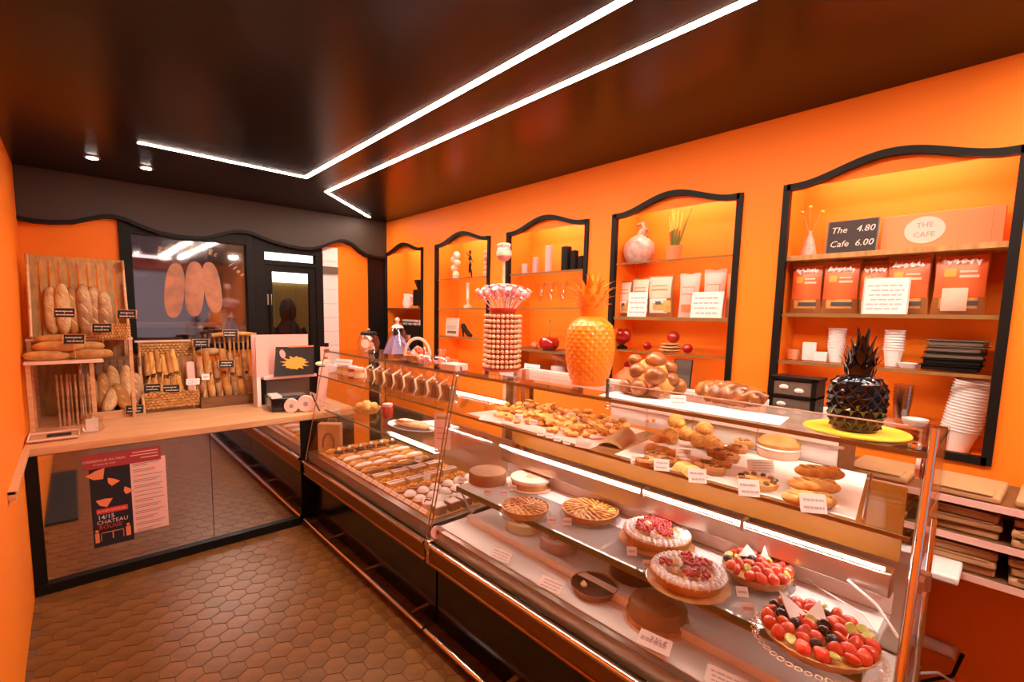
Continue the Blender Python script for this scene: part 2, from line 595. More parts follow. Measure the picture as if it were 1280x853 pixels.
a, b = NICHES[5]
shelf(a, b, 1.700, 'darkwood', 'dark shelf of the far corner niche', 0.012)

# wall behind the bread: openings for the inner window and the door
mb = MB()
wx0, wx1, wz0, wz1 = 0.33, 1.245, 1.32, 2.26
dx0, dx1, dz1 = 1.245, 1.905, 2.22
mb.box(XL - 0.1, wx0, YB, YB + 0.08, -0.05, ZC)
mb.box(wx0, wx1, YB, YB + 0.08, -0.05, wz0)
mb.box(wx0, wx1, YB, YB + 0.08, wz1, ZC)
mb.box(dx0, dx1, YB, YB + 0.08, dz1, ZC)
mb.box(dx1, 2.42, YB, YB + 0.08, -0.05, ZC)
wb = STRUCT('wall_back', mb, 'orange')
STRUCT('black_corner_panel', MB().box(2.405, XR, YB - 0.02, YB + 0.08, -0.05, ZC), 'black', wb)
tiles = MB()
for i in range(9):
    tiles.box(1.905, 2.068, YB - 0.012, YB, 1.02 + i * 0.142, 1.02 + i * 0.142 + 0.139)
me = MB().box(0, 0.163, -0.012, 0, 0, 0.139).mesh('tile', 'enamel', False)
for i in range(9):
    o = link('wall_tile', me, wb, (1.905, YB, 1.02 + i * 0.142))
STRUCT('tile_band', MB().box(1.905, 2.065, YB - 0.03, YB - 0.012, 2.03, 2.10), 'greytray', wb)
# wavy fascia above
pts = [(XL, 2.266), (-0.17, 2.256), (-0.08, 2.259), (0.04, 2.276), (0.13, 2.312), (0.22, 2.344), (0.28, 2.350), (0.35, 2.338),
       (0.45, 2.297), (0.565, 2.262), (0.70, 2.248), (0.82, 2.252), (0.90, 2.264), (1.0, 2.305), (1.10, 2.340), (1.17, 2.350),
       (1.25, 2.344), (1.34, 2.315), (1.42, 2.292), (1.55, 2.268), (1.68, 2.256), (1.78, 2.262), (1.88, 2.290), (1.98, 2.338),
       (2.07, 2.372), (2.13, 2.376), (2.22, 2.345), (2.30, 2.285), (2.36, 2.256), (2.45, 2.245), (XR, 2.245)]
poly = pts + [(XR, ZC), (XL, ZC)]
ax = Matrix(((1, 0, 0, 0), (0, 0, -1, 4.72), (0, 1, 0, 0), (0, 0, 0, 1)))
STRUCT('trim_7', MB().prism([p for p in poly], -0.05, 0.0, ax), 'valance')
band = MB()
for (xa, za), (xb, zb) in zip(pts[:-1], pts[1:]):
    v = [(x, y, z + dz) for y in (4.708, 4.776) for x, z in ((xa, za), (xb, zb)) for dz in (-0.022, 0.006)]
    band.add(v, [(0, 2, 3, 1), (4, 5, 7, 6), (0, 4, 6, 2), (1, 3, 7, 5)])
STRUCT('trim_8', band, 'black')

# inner window onto the bakehouse
win = link('window_1', MB().mesh('window_1', 'black'))
mb = MB()
mb.box(0.305, 0.381, YB - 0.03, YB + 0.05, 1.30, 2.36)
mb.box(1.208, 1.269, YB - 0.03, YB + 0.05, 1.30, 2.36)
mb.box(0.303, 1.268, YB - 0.027, YB + 0.047, 2.234, 2.358)
mb.box(0.303, 1.268, YB - 0.027, YB + 0.047, 1.287, 1.353)
win = STRUCT('window_1', mb, 'black')
pane = A('pane', MB().box(0.381, 1.208, YB + 0.02, YB + 0.026, 1.353, 2.234), 'darkwin', win)
# three loaves printed on the glass and the arc of lettering
for cx, cz, h, lean, wd in ((0.655, 1.80, 0.23, 0.10, 0.070), (0.80, 1.82, 0.235, 0.06, 0.072), (0.935, 1.84, 0.22, -0.10, 0.068)):
    A('loaf_print', MB().ell((cx, YB + 0.017, cz), (wd, 0.0015, h), 24, 12, rmat(ry=lean), 0.8), 'loafprint', pane)
for i, ch in enumerate('Pain des Ec'):
    t = (i - 5) / 5.0
    if ch != ' ':
        words(ch, 0.060, 'caramel', pane, (0.77 + t * 0.20, YB + 0.017, 2.165 - 0.035 * t * t), (PI / 2, 0.22 * t, 0), shear=0.15)
for i, ch in enumerate('lles'):
    words(ch, 0.060, 'bagcream', pane, (1.085 + i * 0.032, YB + 0.017, 2.05 - i * 0.026), (PI / 2, 0.75, 0), shear=0.15)

# door to the back room
dr = STRUCT('door_1', MB().box(1.27, 1.36, YB - 0.03, YB + 0.05, 0, 2.23).box(1.835, 1.905, YB - 0.03, YB + 0.05, 0, 2.23)
            .box(1.272, 1.903, YB - 0.027, YB + 0.047, 2.195, 2.358).box(1.272, 1.903, YB - 0.027, YB + 0.047, 2.0755, 2.118)
            .box(1.36, 1.425, YB - 0.015, YB + 0.035, 0, 2.075).box(1.775, 1.835, YB - 0.015, YB + 0.035, 0, 2.075)
            .box(1.362, 1.833, YB - 0.013, YB + 0.033, 2.015, 2.074).box(1.362, 1.833, YB - 0.013, YB + 0.033, 0.002, 1.10), 'black')
A('pane', MB().box(1.425, 1.775, YB + 0.008, YB + 0.014, 1.10, 2.015), 'window', dr)
A('transom_pane', MB().box(1.36, 1.835, YB + 0.008, YB + 0.014, 2.118, 2.195), 'window', dr)
hd = A('door_handle', MB().tube([(1.392, YB - 0.05, 1.36), (1.392, YB - 0.05, 1.84)], 0.009), 'black', dr)
A('lock_case', MB().box(1.372, 1.412, YB - 0.035, YB - 0.012, 1.70, 1.80), 'steel', dr)

# rooms behind the window and the door
br = STRUCT('wall_far', MB().box(-0.35, 1.25, 6.6, 6.68, -0.05, 2.6).box(-0.35, -0.27, YB + 0.09, 6.6, -0.05, 2.6), 'mauve')
STRUCT('wall_middle', MB().box(1.25, 1.31, YB + 0.09, 6.6, -0.05, 2.6), 'backroom')
STRUCT('wall_rear', MB().box(1.31, 2.62, 6.6, 6.68, -0.05, 2.6).box(2.62, 2.70, YB + 0.09, 6.68, -0.05, 2.6), 'backroom')
STRUCT('ceiling_rear', MB().box(-0.35, 2.70, YB + 0.09, 6.68, 2.6, 2.66), 'plain')
STRUCT('floor_rear', MB().box(-0.35, 2.70, YB + 0.1, 6.68, -0.08, -0.01), 'grout')
STRUCT('window_3', MB().box(1.78, 2.60, 6.57, 6.598, 2.02, 2.46), 'backlight')
t = T('ceiling_light', 'glowing hanging lamp seen through the upper left of the inner window', 'light', (0.63, 5.9, 2.16), 0.25)
A('lamp_tray', MB().box(-0.17, 0.17, -0.06, 0.06, 0.012, 0.03), 'enamel', t)
A('tube', MB().box(-0.16, 0.16, -0.05, 0.05, -0.012, 0.012), 'backlight', t)
A('rod', MB().cyl((-0.10, 0, 0.03), 0.005, 0.41, 6).cyl((0.10, 0, 0.03), 0.005, 0.41, 6), 'steel', t)
ONE('ceiling_light', MB().box(-0.35, 0.35, -0.30, 0.30, -0.03, 0), 'backlight', 'added fill light, unseen on the back room ceiling above the door', 'light', (1.95, 5.4, 2.599))  # unseen panel added to lighten the olive wall behind the coat
ONE('ceiling_light', MB().box(-0.35, 0.35, -0.30, 0.30, -0.03, 0), 'backlight', 'added fill light, unseen on the bakehouse ceiling above the inner window', 'light', (0.5, 5.35, 2.599))  # unseen panel added so the bakehouse interior shows through the pane
ONE('workbench', MB().box(-0.55, 0.55, -0.35, 0.35, 0.86, 0.90).box(-0.5, -0.45, -0.3, 0.3, 0, 0.86).box(0.45, 0.5, -0.3, 0.3, 0, 0.86),
    'pinkpaper', 'pale workbench in the room behind the inner window', 'table', (0.62, 6.1, 0.60))
ONE('work_plinth', MB().box(-0.58, 0.58, -0.36, 0.36, 0, 0.598), 'mauve', 'mauve plinth carrying the pale workbench in the bakehouse', 'plinth', (0.62, 6.1, 0))
ct = T('coat', 'long black hooded coat hung on a stand behind the door glass', 'coat', (1.80, 5.5, 0))
ct.scale = (0.80, 0.8, 0.96)
A('body', MB().lathe([(0.24, 0.55), (0.25, 0.9), (0.235, 1.2), (0.22, 1.36), (0.17, 1.50), (0.10, 1.585), (0.08, 1.62)], 20), 'coatcloth', ct)
A('hood', MB().lathe([(0.08, 1.60), (0.105, 1.66), (0.11, 1.74), (0.085, 1.82), (0.03, 1.86), (0, 1.865)], 18), 'coatcloth', ct)
A('sleeve', MB().tube([(0.15, -0.02, 1.50), (0.24, -0.05, 1.30), (0.26, -0.08, 1.0)], [0.07, 0.075, 0.06], 12), 'coatcloth', ct)
A('sleeve', MB().tube([(-0.15, -0.02, 1.50), (-0.24, -0.05, 1.30), (-0.26, -0.08, 1.0)], [0.07, 0.075, 0.06], 12), 'coatcloth', ct)
A('stand', MB().cyl((0, 0, 0), 0.02, 0.58).cyl((0, 0, 0), 0.18, 0.03), 'black', ct)

# shop front behind the camera with its window
mb = MB()
mb.box(XL - 0.1, 0.0, YF - 0.1, YF, -0.05, ZC).box(2.55, XR + 0.1, YF - 0.1, YF, -0.05, ZC)
mb.box(0.0, 2.55, YF - 0.1, YF, -0.05, 0.45).box(0.0, 2.55, YF - 0.1, YF, 2.45, ZC)
STRUCT('wall_front', mb, 'orange')
mb = MB()
for x in (0.0, 0.80, 2.50):
    mb.box(x, x + 0.05, YF - 0.08, YF - 0.02, 0.45, 2.45)
mb.box(0, 2.55, YF - 0.08, YF - 0.02, 0.45, 0.50).box(0, 2.55, YF - 0.08, YF - 0.02, 2.40, 2.45)
w2 = STRUCT('window_2', mb, 'black')
A('pane', MB().box(0.03, 2.52, YF - 0.055, YF - 0.049, 0.47, 2.43), 'window', w2)
ONE('door_mat', MB().box(0, 0.19, 0, 1.5, 0, 0.012), 'coatcloth', 'black mat on the floor along the left wall, seen in the mirror', 'mat', (-0.245, 1.0, 0.001))

# ceiling light lines (recessed profiles) and downlights
def led(x0, y0, x1, y1, label, w=0.030):
    L = math.hypot(x1 - x0, y1 - y0)
    t = T('light_strip', label, 'ceiling light', ((x0 + x1) / 2, (y0 + y1) / 2, ZC), math.atan2(y1 - y0, x1 - x0))
    A('profile', MB().box(-L / 2 - 0.004, L / 2 + 0.004, -w / 2 - 0.005, w / 2 + 0.005, -0.001, 0), 'black', t)
    A('diffuser', MB().box(-L / 2, L / 2, -w / 2, w / 2, -0.0025, -0.001), 'led', t)


led(0.345, 3.565, 1.325, 3.59, 'short white light line crossing the ceiling on the left', 0.026)
led(1.325, 3.60, 1.315, -1.3, 'long white light line on the ceiling, left of the two')
led(1.60, 3.885, 1.59, -1.3, 'long white light line on the ceiling, right of the two')
led(1.61, 3.90, 2.33, 4.58, 'slanting white light line ending toward the far corner', 0.024)
for (x, y), s in zip(((0.154, 4.12), (0.44, 4.14), (0.9, -0.8), (2.30, -0.30)),
                     ('small round downlight in the ceiling, nearer the left wall', 'small round downlight in the ceiling, nearer the light line',
                      'small round downlight above the camera side', 'added round downlight, unseen, brightening the near end of the counter')):
    t = T('downlight', s, 'ceiling light', (x, y, ZC))
    big = 2.0 if x > 2 else 1.0  # the enlarged one is an added fill lamp for the lane, out of view
    t.scale = (big, big, 1)
    A('ring', MB().lathe([(0.045, 0), (0.045, -0.006), (0.032, -0.008)], 20), 'steel', t)
    A('lens', MB().lathe([(0.030, -0.007), (0.030, -0.010), (0, -0.011)], 16), 'lane_fill' if big > 1 else 'down', t)

# ================================================================== bread counter along the back
YC = 3.64
bc = T('bread_counter', 'wood-topped bread counter with mirrored front under the inner window', 'counter', (0.7, 4.2, 0))


def at(o, p):
    return Vector(p) - o.location


def abox(root, name, x0, x1, y0, y1, z0, z1, m, parent=None, bevel=0.0):
    l = root.location
    return A(name, MB().box(x0 - l.x, x1 - l.x, y0 - l.y, y1 - l.y, z0 - l.z, z1 - l.z), m, parent or root, bevel=bevel)


abox(bc, 'worktop', XL + 0.002, 1.72, YC - 0.01, YB - 0.035, 0.812, 0.858, 'wood', bevel=0.004)
abox(bc, 'carcass', XL + 0.004, 1.70, YC + 0.012, YB - 0.04, 0.055, 0.81, 'black')
abox(bc, 'plinth', XL + 0.004, 1.235, YC - 0.03, YC + 0.2, 0.0, 0.058, 'black')
abox(bc, 'side_post', XL + 0.004, -0.195, YC - 0.012, YC + 0.012, 0.058, 0.81, 'black')
abox(bc, 'mirror_panel', -0.192, 0.652, YC, YC + 0.008, 0.060, 0.809, 'mirror')
abox(bc, 'mirror_panel', 0.656, 1.255, YC, YC + 0.008, 0.060, 0.809, 'mirror')
ONE('ledge', MB().box(0, 0.024, 0, 0.80, -0.038, 0).box(0, 0.03, 0, 0.80, -0.012, 0.002), 'wood',
    'narrow wooden ledge running along the left wall from the bread counter', 'ledge', (XL + 0.001, 2.82, 0.858))

# poster sheets on the mirror
po = T('poster', 'poster on the mirror with crimson band, black left half and pink list', 'poster', (0.17, YC - 0.002, 0.36))


def pq(x0, x1, z0, z1, dy=0.0, lean=0.0):
    """flat rectangle in the poster plane, thin"""
    mb = MB()
    y = -dy
    return mb.add([(x0, y, z0), (x1, y, z0), (x1 + lean, y, z1), (x0 + lean, y, z1),
                   (x0, y - 0.001, z0), (x1, y - 0.001, z0), (x1 + lean, y - 0.001, z1), (x0 + lean, y - 0.001, z1)],
                  [(0, 1, 2, 3), (7, 6, 5, 4), (0, 4, 5, 1), (1, 5, 6, 2), (2, 6, 7, 3), (3, 7, 4, 0)])


A('black_sheet', pq(-0.150, 0.045, -0.165, 0.330, 0.0), 'navy', po)
A('list_sheet', pq(0.045, 0.228, -0.125, 0.345, 0.0), 'pinkpaper', po)
A('crimson_band', pq(-0.175, 0.205, 0.325, 0.412, 0.002), 'band', po)
words('CARREFOUR DU PAIN', 0.020, 'pinkpaper', po, (-0.075, -0.004, 0.372))
words('la carte du mois', 0.016, 'pinkpaper', po, (-0.075, -0.004, 0.350))
mb = MB()
for z, x0, x1 in ((0.39, 0.06, 0.19), (0.372, 0.05, 0.19), (0.352, 0.10, 0.19)):
    mb.add(*[(lambda q: (q.v, q.f))(pq(x0, x1, z, z + 0.005, 0.004))][0])
A('print', mb, 'pinkpaper', po)
mb = MB()
z = 0.315
while z > -0.11:
    n = random.choice((1, 2, 2))
    for q in range(n):
        e = random.uniform(0.12, 0.21) if q else random.uniform(0.17, 0.215)
        g = pq(0.058, e, z, z + 0.0035, 0.002)
        mb.add(g.v, g.f)
        z -= 0.011
    z -= 0.016
A('print', mb, 'grey_print', po)
A('ribbon_print', pq(-0.128, 0.022, 0.040, 0.072, 0.002), 'red_print', po)
words('DU PAIN ARTISANAL', 0.015, 'pinkpaper', po, (-0.055, -0.004, 0.056))
words('14/15', 0.036, 'white', po, (-0.085, -0.003, 0.018))
words('CHATEAU', 0.033, 'pinkpaper', po, (-0.055, -0.003, -0.014))
words('ROUGE', 0.033, 'red_print', po, (-0.066, -0.003, -0.045))
g = MB()
for cx, cz, s, rot in ((-0.115, 0.285, 0.05, 0.6), (-0.045, 0.232, 0.034, -0.3), (-0.09, 0.11, 0.042, 0.2), (0.025, 0.16, 0.03, -0.5)):
    poly = [(s * q * math.cos(a + rot), s * q * math.sin(a + rot)) for a, q in ((0.2, 1.1), (1.2, 0.55), (2.5, 1.0), (3.6, 0.6), (4.9, 0.8))]
    g.prism(poly, 0, 0.001, Matrix(((1, 0, 0, cx), (0, 0, -1, -0.002), (0, 1, 0, cz), (0, 0, 0, 1))))
o = A('petal_print', g, 'orangeprint', po)
o['kind'] = 'stuff'
g = MB()
for x0, x1, z0, z1 in ((-0.142, -0.122, -0.135, -0.075), (-0.139, -0.125, -0.070, -0.055), (0.006, 0.030, -0.130, -0.070), (0.011, 0.025, -0.066, -0.050), (-0.11, -0.005, -0.082, -0.078),
                       (-0.06, -0.055, -0.125, -0.085), (-0.115, -0.112, -0.13, -0.085), (-0.008, -0.005, -0.13, -0.085)):
    q = pq(x0, x1, z0, z1, 0.002)
    g.add(q.v, q.f)
o = A('figure_print', g, 'orangeprint', po)
o['kind'] = 'stuff'

# ================================================================== glass display counters
YD = 1.915                                          # joint between the two
ZT = 1.353                                          # top shelf


def xg(z):
    return 1.272 + (z - 0.50) * 0.197               # leaning front glass


def counter(name, label, y0, y1, near):
    ym = (y0 + y1) / 2
    r = T(name, label, 'display counter', (1.65, ym, 0))
    def bx(nm, x0, x1, a, b, z0, z1, m, parent=None, bevel=0.0):
        return abox(r, nm, x0, x1, a, b, z0, z1, m, parent, bevel)
    bx('front_panel', 1.335, 1.36, y0, y1, 0.03, 0.47, 'gloss_black')
    bx('base', 1.36, 1.98, y0 + 0.005, y1 - 0.005, 0.03, 0.50, 'black')
    # amber metal fascia that slopes under the front rail
    fa = MB()
    f0 = [(1.262, 0.492), (1.268, 0.400), (1.330, 0.375), (1.345, 0.40), (1.345, 0.492)]
    v = [(x - 1.65, y - ym, z) for y in (y0, y1) for x, z in f0]
    fa.add(v, [(0, 1, 2, 3, 4), (9, 8, 7, 6, 5)] + [(i, 5 + i, 5 + (i + 1) % 5, (i + 1) % 5) for i in range(5)])
    A('fascia', fa, 'bronze', r)
    A('rail', MB().tube([(1.262 - 1.65, y0 - ym, 0.502), (1.262 - 1.65, y1 - ym, 0.502)], 0.013, 12), 'chrome', r)
    A('lower_rail', MB().tube([(1.268 - 1.65, y0 - ym, 0.405), (1.268 - 1.65, y1 - ym, 0.405)], 0.009, 10), 'bronze', r)
    A('foot_rail', MB().tube([(1.262 - 1.65, y0 - ym, 0.035), (1.262 - 1.65, y1 - ym, 0.035)], 0.016, 12), 'chrome', r)
    y = y0 + 0.15
    while y < y1:
        bx('rail_bracket', 1.262, 1.345, y - 0.012, y + 0.012, 0.026, 0.044, 'chrome')
        y += 0.55
    # leaning front glass
    t = 0.006
    v = [(x - 1.65, y - ym, z) for y in (y0 + 0.004, y1 - 0.004) for x, z in
         ((xg(0.51), 0.51), (xg(0.51) + t, 0.51), (xg(ZT - 0.012) + t, ZT - 0.012), (xg(ZT - 0.012), ZT - 0.012))]
    A('front_glass', MB().add(v, [(0, 1, 2, 3), (7, 6, 5, 4), (0, 4, 5, 1), (1, 5, 6, 2), (2, 6, 7, 3), (3, 7, 4, 0)]), 'glass', r, smooth=False)
    # end panes with dark edges
    for y, s in ((y0 + 0.004, 1), (y1 - 0.004, -1)):
        pol = [(xg(0.52) + 0.01 - 1.65, 0.52), (1.92 - 1.65, 0.52), (1.92 - 1.65, ZT - 0.014), (xg(ZT - 0.014) + 0.01 - 1.65, ZT - 0.014)]
        mm = Matrix(((1, 0, 0, 0), (0, 0, 1, y - ym), (0, 1, 0, 0), (0, 0, 0, 1)))
        A('end_glass', MB().prism(pol, 0, 0.006 * s, mm), 'glass', r, smooth=False)
        A('glass_edge', MB().tube([(xg(0.51) + 0.003 - 1.65, y - ym, 0.51), (xg(ZT) + 0.003 - 1.65, y - ym, ZT - 0.012)], 0.0035, 6), 'amber_edge', r)
    # shelves
    def sh(nm, x0, x1, a, b, z, th=0.010, edge='amber_edge', m='shelfglass'):
        o = bx(nm, x0, x1, a, b, z - th, z, m)
        bx('front_edge', x0 - 0.003, x0, a, b, z - th, z, edge, o)
        return o
    sh('top_shelf', 1.440, 1.86, y0, y1, ZT, 0.012)
    sh('middle_shelf', 1.386, 1.862, y0 + 0.012, y1 - 0.012, 1.165, 0.010)
    bx('deck', 1.300, 1.965, y0 + 0.01, y1 - 0.01, 0.50, 0.575, 'steel')
    bx('rear_post', 1.90, 1.935, y0 + 0.01, y0 + 0.04, 0.50, ZT - 0.014, 'chrome')
    bx('rear_post', 1.90, 1.935, y1 - 0.04, y1 - 0.01, 0.50, ZT - 0.014, 'chrome')
    return r, bx, sh


ca, cax, cas = counter('display_counter', 'far glass display counter of small cakes, next to the bread counter', YD + 0.012, 3.60, False)
cb, cbx, cbs = counter('display_counter', 'near glass display counter of tarts under the black pineapple', 0.125, YD - 0.006, True)
# far counter: third shelf with rounded glass front and tray liner
cas('lower_shelf', 1.405, 1.86, 2.06, 3.52, 0.905, 0.010, 'edge')
cax('rear_panel', 1.94, 1.955, YD + 0.05, 3.57, 0.58, 0.89, 'steel')
A('tube_lamp', MB().tube([(1.88 - 1.65, -0.75, 1.13), (1.88 - 1.65, 0.70, 1.13)], 0.009, 10), 'tube', ca)
cax('deck_liner', 1.345, 1.93, YD + 0.06, 3.52, 0.576, 0.580, 'caramel')
# near counter: lower shelf with white back, steel ledge, lamp tube, amber back panel and white sliding panels
cbs('lower_shelf', 1.432, 1.79, 0.20, YD - 0.03, 0.768, 0.019, 'edge', 'milkglass')
cbx('edge_trim', 1.4275, 1.4315, 0.20, YD - 0.03, 0.742, 0.749, 'bronze')
cbx('shelf_paper', 1.665, 1.788, 0.21, YD - 0.10, 0.7682, 0.7692, 'white')
cbx('white_back', 1.792, 1.80, 0.20, YD - 0.03, 0.772, 0.838, 'white')
cbx('lamp_ledge', 1.735, 1.80, 0.20, YD - 0.03, 0.842, 0.918, 'steel', bevel=0.006)
A('tube_lamp', MB().tube([(1.712 - 1.65, 0.215 - cb.location.y, 0.938), (1.712 - 1.65, YD - 0.05 - cb.location.y, 0.938)], 0.0048, 10), 'tube', cb)
for y in (-0.03, -0.42):
    A('lamp_clip', MB().box(1.70 - 1.65, 1.75 - 1.65, y, y + 0.012, 0.915, 0.95), 'steel', cb)
cbx('back_panel', 1.842, 1.850, 0.20, YD - 0.03, 0.92, 1.153, 'amber')
cbx('lower_back', 1.93, 1.945, 0.15, YD - 0.03, 0.58, 0.92, 'steel')
for a, b in ((0.385, 0.63), (0.636, 0.875), (0.881, 1.08), (1.086, 1.27)):
    cbx('sliding_panel', 1.868, 1.876, a, b, 1.166, 1.338, 'enamel')
cbx('panel_rail', 1.864, 1.88, 0.37, 1.285, 1.228, 1.236, 'steel')
A('panel_knob', MB().ell((1.858 - 1.65, 1.075 - cb.location.y, 1.20), 0.008).ell((1.858 - 1.65, 1.045 - cb.location.y, 1.205), 0.008), 'caramel', cb)
cbx('deck_liner', 1.33, 1.92, 0.17, YD - 0.03, 0.576, 0.580, 'white')
cbx('label_rail', 1.470, 1.505, 0.20, YD - 0.07, 0.581, 0.612, 'white')
for y in (0.55, 1.02, 1.50):
    cbx('shelf_bracket', 1.45, 1.79, y, y + 0.008, 0.735, 0.755, 'steel')
# lens-shaped triangular support at the left end and chrome posts, clamps
yb = cb.location.y
A('support_arm', MB().tube([(1.44 - 1.65, YD - 0.05 - yb, 0.75), (1.52 - 1.65, YD - 0.05 - yb, 0.60)], 0.006, 8)
  .tube([(1.78 - 1.65, YD - 0.05 - yb, 0.75), (1.50 - 1.65, YD - 0.05 - yb, 0.60)], 0.006, 8), 'steel', cb)
A('end_post', MB().tube([(xg(z) - 0.002 - 1.65, 0.122 - yb, z) for z in (0.30, 0.8, 1.12, 1.41)], 0.0085, 10), 'chrome', cb)
A('end_post', MB().tube([(1.62 - 1.65, 0.118 - yb, z) for z in (0.30, 0.8, 1.15)], 0.006, 10), 'chrome', cb)
A('end_frame', MB().tube([(1.475 - 1.65, 0.135 - yb, 0.66), (1.475 - 1.65, 0.135 - yb, 1.15), (1.86 - 1.65, 0.135 - yb, 1.15)], 0.006, 8)
  .tube([(1.42 - 1.65, 0.15 - yb, 0.66), (1.86 - 1.65, 0.15 - yb, 0.66)], 0.005, 8), 'chrome', cb)
A('clamp_block', MB().box(1.40 - 1.65, 1.45 - 1.65, 0.108 - yb, 0.136 - yb, 1.035, 1.065).cyl((1.45 - 1.65, 0.112 - yb, 1.03), 0.014, 0.04), 'steel', cb)
A('clamp_disc', MB().lathe([(0.030, -0.004), (0.030, 0.004)], 20, m=rmat(rx=PI / 2, t=(1.455 - 1.65, 0.142 - yb, 1.315))).box(1.44 - 1.65, 1.475 - 1.65, 0.125 - yb, 0.135 - yb, 1.285, 1.345),
  'pinkpaper', cb)
A('clamp_screw', MB().lathe([(0.010, -0.006), (0.010, 0.006)], 12, m=rmat(rx=PI / 2, t=(1.455 - 1.65, 0.142 - yb, 1.315))), 'steel', cb)
A('top_cap', MB().lathe([(0.013, 0), (0.013, 0.012), (0.006, 0.016)], 14, (1.47 - 1.65, 0.155 - yb, ZT)), 'chrome', cb)
A('corner_joint', MB().box(1.250 - 1.65, 1.30 - 1.65, YD - 0.045 - yb, YD - 0.007 - yb, 0.475, 0.53).box(1.255 - 1.65, 1.285 - 1.65, YD - 0.035 - yb, YD - 0.012 - yb, 0.40, 0.475),
  'chrome', cb, bevel=0.004)
cl = A('clamp_disc', MB().lathe([(0.034, -0.003), (0.034, 0.003)], 24, m=rmat(rx=PI / 2, rz=-0.5, t=(1.300 - 1.65, YD - 0.05 - yb, 0.565))), 'pinkpaper', cb)
words('8', 0.030, 'black', cl, (1.2975 - 1.65, YD - 0.0555 - yb, 0.565), (PI / 2, 0, -0.5), ext=0.001)
A('hinge', MB().ell((1.43 - 1.65, YD - 0.03 - yb, 1.335), 0.010).cyl((1.45 - 1.65, YD - 0.035 - yb, ZT - 0.02), 0.006, 0.05), 'steel', cb)
A('hinge', MB().ell((1.86 - 1.65, 1.285 - yb, 1.255), 0.012).ell((1.86 - 1.65, 1.285 - yb, 1.225), 0.012), 'chrome', cb)
A('wire', MB().tube([(1.73 - 1.65, 0.30 - yb, 0.86), (1.68 - 1.65, 0.22 - yb, 0.84), (1.62 - 1.65, 0.16 - yb, 0.80)], 0.004, 6)
  .tube([(1.78 - 1.65, 0.42 - yb, 0.79), (1.70 - 1.65, 0.25 - yb, 0.785), (1.60 - 1.65, 0.20 - yb, 0.80)], 0.003, 6), 'cup', cb)
# low clear guard pane on the near top shelf
A('guard_pane', MB().box(1.4505 - 1.65, 1.4545 - 1.65, 0.17 - yb, 1.005 - yb, ZT, ZT + 0.053), 'glass', cb, smooth=False)
A('guard_edge', MB().box(1.4495 - 1.65, 1.4555 - 1.65, 0.17 - yb, 1.005 - yb, ZT + 0.052, ZT + 0.055), 'bagcream', cb)
A('guard_foot', MB().box(1.448 - 1.65, 1.458 - 1.65, 1.003 - yb, 1.011 - yb, ZT, ZT + 0.07), 'greytray', cb)

# ================================================================== small builders
def card(loc, w, h, label, rz=-1.25, m='white', tilt=0.45, lines=3, group=None, cat='price card', name='price_card', pm='faint_print', frame=None, pick=0.0):
    """upright card facing local -Y, leaning back a little"""
    rot = Matrix.Rotation(-tilt, 4, 'X')
    r = tag(A(name, MB().box(-w / 2, w / 2, 0, 0.002, 0, h, rot), m, None, loc, (0, 0, rz)), label, cat, group)
    if frame:
        A('frame', MB().box(-w / 2 - 0.006, w / 2 + 0.006, 0.0005, 0.004, -0.0, 0.006, rot).box(-w / 2 - 0.006, w / 2 + 0.006, 0.0005, 0.004, h - 0.004, h + 0.003, rot)
          .box(-w / 2 - 0.006, -w / 2 + 0.001, 0.0005, 0.004, 0, h, rot).box(w / 2 - 0.001, w / 2 + 0.006, 0.0005, 0.004, 0, h, rot), frame, r)
    if pick:
        A('pick', MB().cyl((0, 0.006, -pick), 0.0018, pick + h * 0.6, 6), 'wood', r)
    if lines:
        mb = MB()
        st = h * 0.78 / lines
        for i in range(lines):
            z = h * 0.86 - st * (i + 0.5)
            a = random.uniform(0.05, 0.18) * w
            c = random.uniform(0.05, 0.2) * w
            x = -w / 2 + a
            while x < w / 2 - c:
                e = min(x + random.uniform(0.08, 0.22) * w, w / 2 - c)
                mb.box(x, e, -0.0008, 0.0006, z - st * 0.16, z + st * 0.16, rot)
                x = e + 0.03 * w
        A('print', mb, pm, r)
    return r


def slate(loc, label, w=0.105, h=0.058, rz=-0.35, tilt=0.2, pick=0.10):
    return card(loc, w, h, label, rz, 'slate', tilt, 2, 'slates pricing the breads', 'price slate', 'price_slate', 'chalk', 'wood', pick)


def loaf_mb(L, W, H, n=14, k=12, bend=0.0, lump=0.06, seed=0):
    rnd = random.Random(seed)
    mb = MB().ell((0, 0, 0), (L / 2, W / 2, H / 2), n, k, Matrix.Rotation(PI / 2, 4, 'Y') if False else None, 0.85)
    v = []
    for x, y, z in mb.v:
        q = 1 + rnd.uniform(-lump, lump)
        y2 = y * q + bend * ((2 * x / L) ** 2 - 0.5) * W
        v.append((x, y2, z * q if z > -H * 0.3 else max(z, -H * 0.42)))
    mb.v = v
    return mb


def loaf(name, L, W, H, m, label, loc, rot=(0, 0, 0), slashes=3, group=None, bend=0.0, cat='bread', seed=0, sm='flour'):
    r = tag(A(name, loaf_mb(L, W, H, 14, 10, bend, 0.05, seed), m, None, loc, rot), label, cat, group)
    for i in range(slashes):
        x = -L * 0.36 + L * 0.72 * (i + 0.5) / slashes
        q = math.sqrt(max(0.05, 1 - (2 * x / L) ** 2))
        A('score', MB().ell((x, bend * ((2 * x / L) ** 2 - 0.5) * W, H * 0.5 * q ** 0.8 - 0.003), (L * 0.30 / max(2, slashes), W * 0.10, 0.005), 8, 6, rmat(rz=0.55)), sm, r)
    return r


